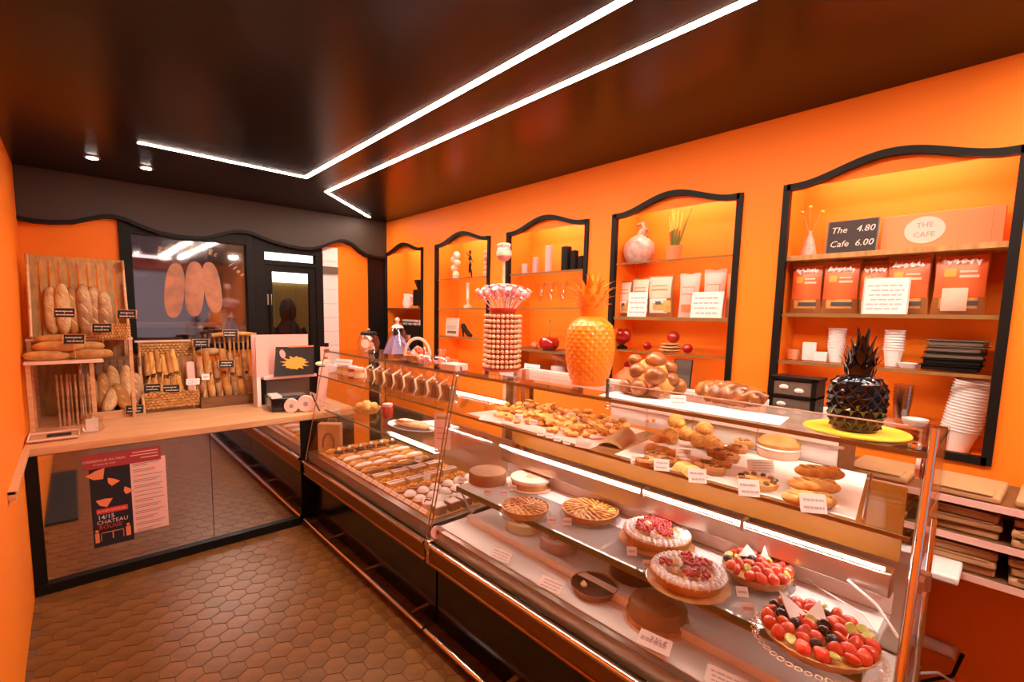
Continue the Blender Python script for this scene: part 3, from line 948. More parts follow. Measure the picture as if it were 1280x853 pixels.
def baguette(L, r0, m, label, loc, rot, group):
    pts = [(0, 0.004 * math.sin(3 * t), L * t) for t in [i / 10 for i in range(11)]]
    rr = [r0 * (0.25 + 0.75 * math.sin(PI * (0.06 + 0.88 * i / 10)) ** 0.35) for i in range(11)]
    r = tag(A('baguette', MB().tube(pts, rr, 10), m, None, loc, rot), label, 'bread', group)
    for i in range(3):
        A('score', MB().ell((0, -r0 * 0.88, L * (0.25 + 0.25 * i)), (r0 * 0.35, 0.004, L * 0.09), 8, 6, rmat(ry=0.3)), 'flour', r)
    return r


def pinecone(N, rows, prof, proud, n_edge=None):
    """diamond-studded body: prof(t)->(r,z) for t in 0..1"""
    mb = MB()
    r0, z0 = prof(0)
    def P(a, t, out=0.0):
        t = min(max(t, 0), 1)
        r, z = prof(t)
        ang = 2 * PI * a / N
        return ((r + out) * math.cos(ang), (r + out) * math.sin(ang), z)
    for j in range(rows + 1):
        for i in range(N):
            c = i + 0.5 * (j % 2)
            t = j / rows
            v = [P(c - 0.5, t), P(c, t - 1 / rows), P(c + 0.5, t), P(c, t + 1 / rows), P(c, t + 0.12 / rows, proud)]
            mb.add(v, [(0, 1, 4), (1, 2, 4), (2, 3, 4), (3, 0, 4)])
    return mb


def blade(L, W, curve, th=0.004, n=7, tip=0.05):
    """pointed leaf growing up +Z and curling to +X"""
    v, f = [], []
    for i in range(n + 1):
        t = i / n
        a = curve * t
        x = L * (1 - math.cos(a)) / max(curve, 1e-3) if abs(curve) > 1e-3 else 0
        z = L * math.sin(a) / curve if abs(curve) > 1e-3 else L * t
        wd = W * (0.62 + 0.38 * math.sin(PI * min(t * 1.45, 1))) * (1 - t ** 1.9) + W * tip * t
        nx, nz = math.cos(a), -math.sin(a)
        h = th * (1 - 0.92 * t)
        v += [(x, -wd / 2, z), (x + nx * h, 0, z + nz * h), (x, wd / 2, z), (x - nx * h * 0.4, 0, z - nz * h * 0.4)]
    for i in range(n):
        for k in range(4):
            k2 = (k + 1) % 4
            f.append((i * 4 + k, i * 4 + k2, i * 4 + 4 + k2, i * 4 + 4 + k))
    f += [(3, 2, 1, 0), tuple(n * 4 + k for k in range(4))]
    return MB().add(v, f)


# ================================================================== on the top shelf of the near counter
# orange pineapple
pb = Vector((1.614, 1.205, 1.353)) + Vector((0.06, 0.055, 0.0))
pn = T('pineapple_ornament', 'tall orange pineapple ornament with spiky crown on the glass counter', 'ornament', (pb.x, pb.y, ZT))


def oprof(t):
    z = 0.300 * t
    r = 0.104 * (0.80 + 0.36 * math.sin(PI * (0.06 + 0.80 * t)) - 0.16) * (1.0 if t < 0.80 else 1 - ((t - 0.80) / 0.2) ** 2 * 0.52)
    return (r, z)


core = MB().lathe([(0, 0)] + [oprof(i / 24) for i in range(25)] + [(0, 0.300)], 32)
A('body', core, 'pine_orange', pn)
o = A('scale_relief', pinecone(18, 15, lambda t: (oprof(0.06 + 0.84 * t)[0] - 0.001, oprof(0.06 + 0.84 * t)[1]), 0.0042), 'pine_orange', pn, smooth=False)
A('crown_core', MB().lathe([(0.048, 0.290), (0.052, 0.32), (0.058, 0.38), (0.054, 0.42), (0.0, 0.425)], 16), 'pine_orange', pn)
k = 0
for tier, (z, L, n, cv) in enumerate(((0.300, 0.085, 9, 1.7), (0.325, 0.10, 9, 1.7), (0.350, 0.11, 9, 1.6), (0.375, 0.10, 8, 1.4), (0.395, 0.09, 7, 0.9), (0.405, 0.075, 5, 0.35))):
    me = blade(L, 0.030, cv).mesh('leaf', 'pine_orange')
    for i in range(n):
        a = 2 * PI * (i + 0.5 * (tier % 2)) / n
        rr = (0.036, 0.042, 0.044, 0.042, 0.034, 0.016)[tier]
        link('leaf', me, pn, (rr * math.cos(a), rr * math.sin(a), z), (0, 0, a))
# black pineapple on a yellow board
bb = Vector((1.508, 0.254, 1.365)) + Vector((0.045, 0.035, 0))
ONE('cake_board', MB().lathe([(0.0, 0), (0.117, 0), (0.119, 0.003), (0.117, 0.006), (0, 0.006)], 40), 'yellow',
    'round yellow board under the black pineapple', 'board', (bb.x + 0.012, bb.y + 0.0, ZT + 0.0005))
bp = T('pineapple_ornament', 'glossy black pineapple ornament with studded body on the yellow board', 'ornament', (bb.x, bb.y, ZT + 0.0065))


def bprof(t):
    return (0.060 * (0.74 + 0.28 * math.sin(PI * (0.08 + 0.78 * t))) * (1 if t < 0.82 else 1 - ((t - 0.82) / 0.18) ** 2 * 0.42), 0.150 * t)


A('body', MB().lathe([(0, 0)] + [bprof(i / 20) for i in range(21)] + [(0, 0.150)], 28), 'pine_black', bp)
A('stud_relief', pinecone(13, 8, lambda t: (bprof(0.05 + 0.90 * t)[0] - 0.001, bprof(0.05 + 0.90 * t)[1]), 0.0085), 'pine_black', bp, smooth=False)
for tier, (z, L, n, cv, rr, W) in enumerate(((0.141, 0.062, 7, 0.75, 0.026, 0.044), (0.145, 0.085, 7, 0.50, 0.021, 0.046), (0.149, 0.105, 6, 0.34, 0.014, 0.044), (0.152, 0.122, 4, 0.18, 0.006, 0.040))):
    me = blade(L, W, cv, 0.006).mesh('leaf', 'pine_black')
    for i in range(n):
        a = 2 * PI * (i + 0.5 * (tier % 2) + 0.2) / n
        link('leaf', me, bp, (rr * math.cos(a), rr * math.sin(a), z), (0, 0, a))
# white paper runner
ONE('paper_runner', MB().prism([(1.4605, 0.44), (1.4605, 1.05), (1.60, 1.07), (1.61, 0.46)], 0, 0.0015), 'white',
    'white paper sheet under the braided loaves on the glass counter', 'paper', (0, 0, ZT + 0.0006))
# heaped shiny brioche and braided loaf
hb = Vector((1.588, 0.895, 1.356)) + Vector((0.045, 0.04, 0))
t = T('brioche', 'tall knobbly glazed brioche heap next to the orange pineapple', 'bread', (hb.x, hb.y, ZT + 0.0022))
rnd = random.Random(3)
A('loaf', MB().ell((0, 0, 0.052), (0.080, 0.100, 0.056), 18, 10), 'pastry', t)
A('loaf_top', MB().ell((-0.005, 0.0, 0.095), (0.052, 0.070, 0.045), 16, 9), 'pastry', t)
for x, y, z, q in ((-0.060, 0.070, 0.030, 0.030), (-0.072, 0.005, 0.034, 0.036), (-0.060, -0.055, 0.026, 0.026), (0.0, 0.092, 0.030, 0.029), (0.03, -0.085, 0.04, 0.036),
                   (-0.048, 0.030, 0.090, 0.034), (-0.045, -0.040, 0.078, 0.041), (-0.005, -0.080, 0.066, 0.030), (0.03, 0.06, 0.08, 0.035), (0.035, -0.02, 0.088, 0.036),
                   (-0.022, 0.062, 0.128, 0.027), (-0.012, -0.018, 0.130, 0.039), (0.015, -0.058, 0.108, 0.030)):
    A('bun', MB().ell((x, y, z), (q, q, q * 0.92), 16, 10), 'brioche', t)
b2 = Vector((1.603, 0.625, 1.356)) + Vector((0.05, 0.03, 0))
t = T('braided_loaf', 'long flat braided glazed loaf beside the white card', 'bread', (b2.x, b2.y, ZT + 0.0022), -0.25)
t.scale = (1.15, 1.12, 1.25)
A('crumb_base', MB().ell((0, 0, 0.022), (0.045, 0.108, 0.020), 18, 8), 'brioche', t)
for s in range(3):
    pts, rr = [], []
    for i in range(25):
        q = i / 24
        ph = q * 2 * PI * 1.9 + s * 2 * PI / 3
        e = math.sin(PI * (0.07 + 0.86 * q)) ** 0.6
        pts.append((0.028 * math.sin(ph) * e, -0.105 + 0.21 * q, 0.034 + 0.014 * math.cos(2 * ph) * e))
        rr.append(0.021 * (0.45 + 0.55 * e))
    A('strand', MB().tube(pts, rr, 10), 'brioche', t)
card((1.51, 0.762, 1.356), 0.050, 0.036, 'blank white card between the brioche and the braided loaf', -0.95, lines=2)
# lollipop tower
tb = Vector((1.633, 1.779, 1.353)) + Vector((0.07, 0.075, 0))
tw = T('lollipop_stand', 'round red lollipop stand on the glass counter, studded all over', 'stand', (tb.x, tb.y, ZT))
A('column', MB().lathe([(0.095, 0), (0.095, 0.012), (0.082, 0.014), (0.082, 0.300), (0.06, 0.306)], 28), 'darkred', tw)
A('top_dish', MB().lathe([(0.06, 0.303), (0.075, 0.318), (0.085, 0.33), (0.072, 0.325), (0, 0.31)], 24), 'redwrap', tw)
lol = MB().ell((0, 0, 0), 0.0105, 10, 7).mesh('lollipop', 'peachball')
ang0 = math.atan2(-tb.y, -tb.x)
for j in range(11):
    for i in range(15):
        a = ang0 + (i - 7) * 0.2618
        o = tag(link('lollipop', lol, None, (tb.x + 0.0915 * math.cos(a), tb.y + 0.0915 * math.sin(a), ZT + 0.026 + j * 0.0262)),
                'small salmon pink lollipop stuck in the side of the round stand', 'lollipop', 'lollipops on the side of the stand')
lp = tag(A('wrapped_lollipop', MB().ell((0, 0, 0.115), (0.0175, 0.0175, 0.019), 10, 7), 'pink'),
         'pink wrapped lollipop fanned out on top of the round stand', 'lollipop', 'wrapped lollipops on top of the stand')
A('stick', MB().cyl((0, 0, 0), 0.0022, 0.105, 6), 'white', lp)
A('wrapper_skirt', MB().lathe([(0.006, 0.102), (0.015, 0.086), (0.010, 0.084)], 8), 'pink', lp)
A('wrapper_tuft', MB().lathe([(0.007, 0.131), (0.015, 0.145), (0.010, 0.144)], 8), 'icing', lp)
first = True
for ring, (n, tilt, rad) in enumerate(((7, 0.18, 0.02), (10, 0.42, 0.038), (13, 0.68, 0.052))):
    for i in range(n):
        a = 2 * PI * (i + 0.3 * ring) / n
        loc = (tb.x + rad * math.cos(a), tb.y + rad * math.sin(a), ZT + 0.312)
        rot = Matrix.Rotation(a, 4, 'Z') @ Matrix.Rotation(tilt, 4, 'Y')
        o = lp if first else dup(lp, loc)
        o.location = loc
        o.rotation_euler = rot.to_euler()
        first = False
t = T('giant_lollipop', 'one giant pink lollipop rising above the round stand', 'lollipop', (tb.x, tb.y, ZT + 0.318))
A('stick', MB().cyl((0, 0, 0), 0.006, 0.262, 8), 'bagcream', t)
A('candy', MB().ell((0, 0, 0.295), (0.040, 0.040, 0.042), 16, 10), 'pink', t)
A('wrapper_top', MB().lathe([(0.030, 0.315), (0.036, 0.339), (0.022, 0.347), (0, 0.339)], 10, wob=0.12, k=5), 'bagcream', t)
A('wrapper_label', MB().lathe([(0.0395, 0.282), (0.0412, 0.294), (0.0395, 0.306)], 18), 'bagcream', t)

# sweets and jars on the top shelf of the far counter
j = T('sweet_jar', 'round glass jar of orange sweets with black lid on far counter', 'jar', (1.619, 3.215, 1.353))
A('glass_body', MB().lathe([(0.055, 0), (0.075, 0.03), (0.082, 0.075), (0.070, 0.115), (0.052, 0.13)], 24), 'clearplastic', j)
A('lid', MB().lathe([(0.058, 0.131), (0.060, 0.145), (0.045, 0.155), (0, 0.158)], 22), 'black', j)
A('lid_knob', MB().ell((0, 0, 0.166), 0.012), 'chrome', j)
A('label', MB().lathe([(0.030, -0.001), (0.030, 0.001)], 18, m=rmat(rx=PI / 2, rz=-0.75, t=(-0.058, -0.062, 0.07))), 'bagcream', j)
rnd = random.Random(9)
for i in range(14):
    a, q = rnd.uniform(0, 2 * PI), rnd.uniform(0.01, 0.042)
    A('sweet', MB().ell((q * math.cos(a), q * math.sin(a), 0.025 + 0.0065 * i), (0.022, 0.022, 0.018), 10, 6), 'salmon', j)
dm = T('glass_cloche', 'tall glass bell with knob and lilac ribbon on far counter', 'cloche', (1.55, 2.681, 1.353))
A('bell', MB().lathe([(0.083, 0.004), (0.085, 0.03), (0.074, 0.09), (0.055, 0.17), (0.035, 0.205), (0.012, 0.215)], 28), 'clearplastic', dm)
A('knob', MB().lathe([(0.040, 0.200), (0.030, 0.214), (0.010, 0.222), (0.009, 0.238), (0.016, 0.248), (0.012, 0.262), (0, 0.265)], 18), 'pinkpaper', dm)
A('base', MB().lathe([(0, 0), (0.088, 0), (0.088, 0.005), (0, 0.006)], 28), 'chrome', dm)
A('ribbon', MB().lathe([(0.066, 0.035), (0.058, 0.07), (0.04, 0.125), (0.02, 0.15), (0, 0.15)], 10, wob=0.35, k=5), 'blue', dm)
A('ribbon_tail', MB().tube([(0.0, -0.05, 0.12), (0.02, -0.07, 0.09), (0.05, -0.06, 0.05)], [0.004, 0.014, 0.02], 6, 0.4), 'blue', dm)
bk = T('sweet_basket', 'hooped basket heaped with red and pink wrapped sweets on far counter', 'basket', (1.55, 2.444, 1.353))
A('bowl', MB().lathe([(0.045, 0), (0.075, 0.025), (0.085, 0.045), (0.078, 0.042), (0.04, 0.006), (0, 0.006)], 20), 'wicker', bk)
A('handle', MB().tube([(0.045 * 1.7 * math.cos(a) * 0.70, -0.045 * 1.7 * math.cos(a) * 0.72, 0.04 + 0.105 * math.sin(a)) for a in [PI * i / 14 for i in range(15)]], 0.009, 8), 'bagcream', bk)
for i in range(26):
    a, q = rnd.uniform(0, 2 * PI), rnd.uniform(0, 0.066)
    o = tag(A('wrapped_sweet', MB().ell((0, 0, 0), (0.018, 0.013, 0.012), 8, 6), ('redwrap', 'redwrap', 'salmon', 'pink')[i % 4], None,
              (bk.location.x + q * math.cos(a), bk.location.y + q * math.sin(a), ZT + 0.05 + 0.045 * (1 - q / 0.066) * rnd.uniform(0.3, 1)),
              (rnd.uniform(-1, 1), rnd.uniform(-1, 1), rnd.uniform(0, 3))), 'wrapped sweet heaped in the hooped basket', 'sweet', 'sweets in the hooped basket')
for i, (px, l) in enumerate((((1.50, 2.28), 'clear bag of pink sweets right beside the hooped basket'), ((1.50, 2.12), 'clear bag of pink sweets nearest the lollipop stand'))):
    g = T('sweet_bag', l, 'sweets', (px[0], px[1], ZT + 0.001))
    A('film', MB().ell((0, 0, 0.035), (0.055, 0.07, 0.036), 14, 8).lathe([(0.008, 0.066), (0.028, 0.10), (0.02, 0.102)], 9), 'cellophane', g)
    for k in range(16):
        a, q = rnd.uniform(0, 2 * PI), rnd.uniform(0, 0.036)
        A('sweet', MB().ell((q * math.cos(a), 1.2 * q * math.sin(a), rnd.uniform(0.014, 0.048)), (0.014, 0.012, 0.012), 8, 6), 'pink' if k % 3 else 'salmon', g)
ONE('gift_box', MB().box(-0.045, 0.045, -0.06, 0.06, 0, 0.035), 'pinkpaper', 'flat pink sweet box at the near end of the far counter top', 'box', (1.495, 2.00, ZT + 0.001), 0.1, bevel=0.004)
t = T('corkscrew_bottle', 'tiny black bottle with a white label behind the pink sweet bags', 'bottle', (1.70, 1.99, ZT + 0.001))
A('body', MB().lathe([(0.012, 0), (0.012, 0.045), (0.005, 0.055), (0.005, 0.068), (0, 0.069)], 12), 'black', t)
A('label', MB().lathe([(0.0125, 0.012), (0.0125, 0.030)], 12), 'white', t)

# ================================================================== middle shelf of the near counter
ZM = 1.166
ONE('paper_tray', MB().prism([(1.395, 1.03), (1.41, 1.79), (1.84, 1.70), (1.80, 1.05)], 0, 0.002), 'pinkpaper', 'pink liner under the heap of small savoury puffs', 'tray', (0, 0, ZM))
proto = [MB().ell((0, 0, 0.010), (0.019, 0.016, 0.010), 9, 6), MB().box(-0.018, 0.018, -0.014, 0.014, 0, 0.014), MB().lathe([(0.015, 0), (0.018, 0.012), (0.012, 0.018), (0, 0.020)], 9),
         MB().tube([(-0.020, 0.004, 0.008), (-0.008, -0.002, 0.011), (0.008, -0.002, 0.011), (0.020, 0.004, 0.008)], [0.004, 0.011, 0.011, 0.004], 8)]
pmesh = [q.mesh('savoury_puff', 'pastry') for q in proto]
rnd = random.Random(4)
for i in range(190):
    u, v = rnd.random(), rnd.random()
    x = 1.445 + 0.36 * u
    y = 1.10 + 0.60 * v - 0.02 * u
    lay = i // 85
    if lay and not (0.15 < u < 0.9 and 0.08 < v < 0.95):
        x = 1.50 + 0.25 * u
    o = tag(link('savoury_puff', rnd.choice(pmesh), None, (x, y, ZM + 0.0025 + lay * 0.017 + rnd.uniform(0, 0.004)), (rnd.uniform(-0.3, 0.3), rnd.uniform(-0.3, 0.3), rnd.uniform(0, 6))),
            'small golden savoury puff in the heap on the pink liner', 'pastry', 'savoury puffs on the pink liner')
card((1.385, 1.583, 1.168), 0.125, 0.030, 'long pink card lying along the left end of the savoury puffs', -1.35, 'pinkpaper', 0.9, 2)
for px, py, l in ((648, 522, 'small white card stuck among the savoury puffs, far left'), (667, 531, 'small white card stuck low among the savoury puffs'), (714, 520, 'white card at the back of the savoury puffs')):
    p = (0.077, -1.525, 1)
    pass
for loc, l in (((1.455, 1.469, 1.19), 'small white card in the savoury puffs, beside the long pink card'), ((1.444, 1.37, 1.185), 'small white card lower in the savoury puffs heap'),
               ((1.653, 1.333, 1.195), 'white card at the back of the savoury puffs')):
    card(loc, 0.036, 0.022, l, -1.1, lines=1)
for loc, l in (((1.378, 1.266, 1.168), 'front card of the savoury puffs, first from the left'), ((1.379, 1.219, 1.168), 'front card of the savoury puffs, second from the left'),
               ((1.367, 1.168, 1.168), 'front card of the savoury puffs, third from the left'), ((1.362, 1.116, 1.168), 'front card of the savoury puffs, fourth from the left')):
    card(loc, 0.028, 0.020, l, -1.2, lines=1)
card((1.375, 1.051, 1.168), 0.06, 0.024, 'wide pink card at the right end of the savoury puffs', -1.3, 'pinkpaper', 0.5, 1)
kb = T('kraft_sachet', 'open brown paper sachet lying between puffs and croissants', 'sachet', (1.455, 0.989, 1.168), 0.2)
A('sheet', MB().grid(lambda u, v: (-0.01 + 0.17 * v, 0.09 * (0.5 - u), 0.004 + 0.045 * math.sin(PI * u) ** 0.6 * (0.35 + 0.65 * v)), 14, 6), 'kraft', kb)
A('fold', MB().grid(lambda u, v: (-0.01 + 0.17 * v, 0.09 * (0.5 - u), 0.002), 4, 4), 'kraft', kb)
ONE('paper_tray', MB().prism([(1.398, 0.24), (1.402, 0.93), (1.85, 0.98), (1.85, 0.30)], 0, 0.002), 'white', 'white liner under the croissants and slices', 'tray', (0, 0, ZM))
tr = T('glass_tray_frame', 'clear raised tray rim at the right end of the middle shelf', 'tray', (0, 0, ZM))
A('rim', MB().tube([(1.40, 0.226, 0.006), (1.85, 0.288, 0.006)], 0.004, 8), 'chrome', tr)


def crescent(L, R0, m):
    pts, rr = [], []
    for i in range(29):
        q = i / 28
        a = PI * (0.08 + 0.84 * q)
        pts.append((L * math.cos(a), L * 0.55 * math.sin(a) - L * 0.3, R0 * 0.8))
        e = math.sin(PI * (0.05 + 0.9 * q))
        rr.append(R0 * (0.25 + 0.75 * e) * (1 + 0.16 * (1 if i % 4 < 2 else -1)))
    return MB().tube(pts, rr, 12).mesh('croissant', m)


cr = crescent(0.056, 0.028, 'pastry')
for i, (loc, dz, a) in enumerate((((1.688, 0.862, 1.168), 0, 0.4), ((1.773, 0.853, 1.168), 0, 1.0), ((1.795, 0.897, 1.168), 0.034, 0.7), ((1.716, 0.758, 1.168), 0, 0.2), ((1.705, 0.715, 1.168), 0, 0.9), ((1.75, 0.758, 1.168), 0.034, 0.5))):
    tag(link('croissant', cr, None, (loc[0] + 0.04, loc[1] + 0.02, loc[2] + dz), (0, 0, a)), 'golden croissant piled at the back of the white liner', 'pastry', 'croissants at the back')


def swirl(r, h, m, seed=0):
    rnd = random.Random(seed)
    mb = MB().lathe([(r * 0.9, 0), (r, h * 0.4), (r * 0.94, h * 0.8), (r * 0.7, h * 0.95), (0, h)], 16, wob=0.06, k=5)
    return mb


rt = MB().lathe([(0.030, 0), (0.034, 0.016), (0.030, 0.024), (0, 0.020)], 14, wob=0.05, k=6)
roll0 = tag(A('savoury_roll', rt, 'tartcrust'), 'round savoury roll with dark topping on the white liner', 'pastry', 'savoury rolls on the white liner')
rnd = random.Random(8)
tp = MB()
for i in range(10):
    a, q = rnd.uniform(0, 6.3), rnd.uniform(0, 0.023)
    tp.ell((q * math.cos(a), q * math.sin(a), 0.024), (0.007, 0.006, 0.004), 6, 4)
A('topping', tp, 'cocoa', roll0)
pl = [(1.358, 0.794, 1.168), (1.438, 0.807, 1.168), (1.41, 0.753, 1.168), (1.47, 0.655, 1.168), (1.45, 0.613, 1.168), (1.54, 0.629, 1.168), (1.622, 0.638, 1.168), (1.692, 0.64, 1.168), (1.587, 0.666, 1.168), (1.692, 0.675, 1.168), (1.783, 0.654, 1.168)]
for i, p in enumerate(pl):
    o = roll0 if i == 0 else dup(roll0, p)
    o.location = (p[0] + 0.02, p[1], p[2] + (0.018 if i in (7, 8, 10) else 0))
    o.rotation_euler = (0, 0, i * 1.1)
sq = tag(A('square_pastry', MB().grid(lambda u, v: (0.07 * (u - 0.5), 0.06 * (v - 0.5), 0.004 + 0.026 * (math.sin(PI * u) * math.sin(PI * v)) ** 0.4), 8, 8), 'pastry'),
         'puffed square pastry beside the croissants', 'pastry', 'puffed squares by the croissants')
for i, p in enumerate(((1.517, 0.862, 1.168), (1.513, 0.817, 1.168), (1.496, 0.772, 1.168), (1.578, 0.866, 1.168), (1.402, 0.689, 1.168), (1.382, 0.648, 1.168))):
    o = sq if i == 0 else dup(sq, p)
    o.location = (p[0] + 0.02, p[1], p[2] + (0.024 if i == 3 else 0))
    o.rotation_euler = (0, 0, 0.5 + i * 0.7)
for p, l, w_, h_ in (((1.36, 0.814, 1.168), 'white card left of the rolls on the white liner', 0.042, 0.034), ((1.363, 0.73, 1.168), 'white card in front of the puffed squares', 0.046, 0.037),
                     ((1.461, 0.71, 1.19), 'white card standing behind, among the puffed squares', 0.046, 0.034), ((1.346, 0.606, 1.168), 'white card in front of the dark-topped rolls', 0.050, 0.042),
                     ((1.354, 0.466, 1.168), 'white card in front of the olive tartlet', 0.054, 0.046), ((1.364, 0.317, 1.168), 'white card in front of the apple turnovers', 0.060, 0.048)):
    card(p, w_, h_, l, -0.95, lines=2)
# pale round sandwich loaf
p = (1.8, 0.532, 1.168)
t = T('split_loaf', 'round brown-topped loaf cut in layers behind the handwritten card', 'bread', (p[0] + 0.04, p[1] + 0.02, ZM + 0.002))
A('crumb', MB().lathe([(0.062, 0), (0.068, 0.012), (0.066, 0.03)], 22), 'bagcream', t)
A('filling', MB().lathe([(0.066, 0.030), (0.070, 0.034), (0.066, 0.038)], 22), 'icing', t)
A('top_crust', MB().lathe([(0.066, 0.038), (0.068, 0.05), (0.05, 0.068), (0.02, 0.075), (0, 0.076)], 22), 'crust', t)
card((1.592, 0.518, 1.168), 0.082, 0.042, 'wide white handwritten card before the layered round loaf', -0.75, lines=4, tilt=0.35)
p = (1.429, 0.474, 1.168)
t = T('olive_tartlet', 'round flat tartlet ringed with dark olives', 'pastry', (p[0] + 0.03, p[1] + 0.01, ZM + 0.002))
A('base', MB().lathe([(0.048, 0), (0.055, 0.018), (0.045, 0.022), (0, 0.018)], 22, wob=0.03, k=9), 'custard', t)
for i in range(11):
    a = 2 * PI * i / 11
    A('olive', MB().ell((0.043 * math.cos(a), 0.043 * math.sin(a), 0.023), (0.010, 0.008, 0.006), 8, 5, rmat(rz=a)), 'cocoa' if i % 3 else 'grape', t)
for i, (p, dz) in enumerate((((1.372, 0.322, 1.168), 0), ((1.456, 0.333, 1.168), 0.014), ((1.549, 0.345, 1.168), 0.028))):
    t = T('apple_turnover', ('ridged golden turnover nearest the front edge, behind its card', 'ridged golden turnover, middle of the overlapping three', 'ridged golden turnover, rearmost of the overlapping three')[i],
          'pastry', (p[0] + 0.035, p[1] + 0.02, ZM + 0.003 + dz), -0.9)
    A('crust', MB().ell((0, 0, 0.017), (0.064, 0.036, 0.018), 20, 10, None, 0.85), 'pastry', t)
    for k in range(5):
        A('ridge', MB().ell((-0.040 + 0.02 * k, 0, 0.031), (0.008, 0.024 - 0.003 * abs(k - 2), 0.006), 10, 6, rmat(rz=0.35)), 'apple', t)

# ================================================================== tarts on the lower shelf
ZL = 0.7697


def crust(r, h, parent, m='tartcrust', k=28):
    A('crust', MB().lathe([(r * 0.84, 0), (r, h), (r * 0.965, h * 1.03), (r * 0.93, h * 0.80), (0, h * 0.80)], 56, wob=0.012, k=k), m, parent)


def tart(p, r, label, h=0.028, dx=0.0, dz=0.0, name='tart', cat='tart'):
    return T(name, label, cat, (p[0] + dx, p[1] + dx * 0.9, ZL + dz))


def plate(r, loc, label, m='clearplastic', scal=False):
    t = T('cake_plate', label, 'plate', loc)
    A('dish', MB().lathe([(0, 0), (r * 0.6, 0), (r, 0.008), (r * 1.0, 0.011), (r * 0.6, 0.003), (0, 0.003)], 72, wob=0.018 if scal else 0.0, k=28), m, t)
    if scal:
        for i in range(44):
            a = 2 * PI * i / 44
            A('lace_loop', MB().tube([(r * 1.0 * math.cos(a) + 0.008 * math.cos(b), r * 1.0 * math.sin(a) + 0.008 * math.sin(b), 0.012) for b in [2 * PI * q / 8 for q in range(9)]], 0.0014, 5), 'bagcream', t)
    return t


rnd = random.Random(21)
CR = {}
# chocolate sponge and pale cake
p = (1.525, 1.765, 0.775)
t = T('chocolate_cake', 'plain brown chocolate cake at the left end of the glass shelf', 'cake', (p[0] + 0.065, p[1] + 0.06, ZL + 0.004))
A('sponge', MB().lathe([(0.098, 0), (0.100, 0.05), (0.096, 0.058), (0, 0.060)], 40), 'cocoa', t)
A('board', MB().lathe([(0.104, -0.003), (0.104, 0)], 36), 'bagcream', t)
p = (1.645, 1.57, 0.775)
t = T('pale_cake', 'pale pinkish frosted cake beside the brown chocolate cake', 'cake', (p[0] + 0.075, p[1] + 0.065, ZL + 0.004))
A('board', MB().lathe([(0.115, -0.003), (0.118, 0.002), (0, 0.002)], 36), 'bagcream', t)
A('sponge', MB().lathe([(0.096, 0.002), (0.098, 0.032), (0, 0.032)], 40), 'tartcrust', t)
A('frosting', MB().lathe([(0.100, 0.030), (0.106, 0.040), (0.104, 0.050), (0.09, 0.054), (0, 0.052)], 40), 'bagcream', t)
o = MB()
for i in range(9):
    a, q = rnd.uniform(0, 6.3), rnd.uniform(0.01, 0.06)
    o.ell((q * math.cos(a), q * math.sin(a), 0.0525), (0.018, 0.012, 0.003), 8, 4)
A('glaze', o, 'salmon', t)
# two apple tarts
for p, r, l, am, n in (((1.395, 1.351, 0.775), 0.108, 'pale apple tart in front of the pale frosted cake', 'paleapple', 14), ((1.584, 1.137, 0.775), 0.124, 'dark-baked apple tart right of the pale apple tart', 'apple', 16)):
    t = T('apple_tart', l, 'tart', (p[0] + r * 0.60, p[1] + r * 0.62, ZL + 0.004))
    A('board', MB().lathe([(r * 1.07, -0.003), (r * 1.08, 0), (0, 0)], 40), 'clearplastic', t)
    crust(r, 0.034, t)
    A('filling', MB().lathe([(r * 0.93, 0.026), (r * 0.8, 0.031), (0, 0.034)], 32), am, t)
    for ring, (q, nn) in enumerate(((0.76, n + 8), (0.50, n), (0.24, 8))):
        for i in range(nn):
            a = 2 * PI * (i + 0.5 * (ring % 2)) / nn
            A('apple_slice', MB().ell((r * q * math.cos(a), r * q * math.sin(a), 0.034 + 0.002 * ring), (r * 0.17, r * 0.055, 0.006), 9, 5, rmat(rx=0.35, rz=a + 0.5)), am, t)


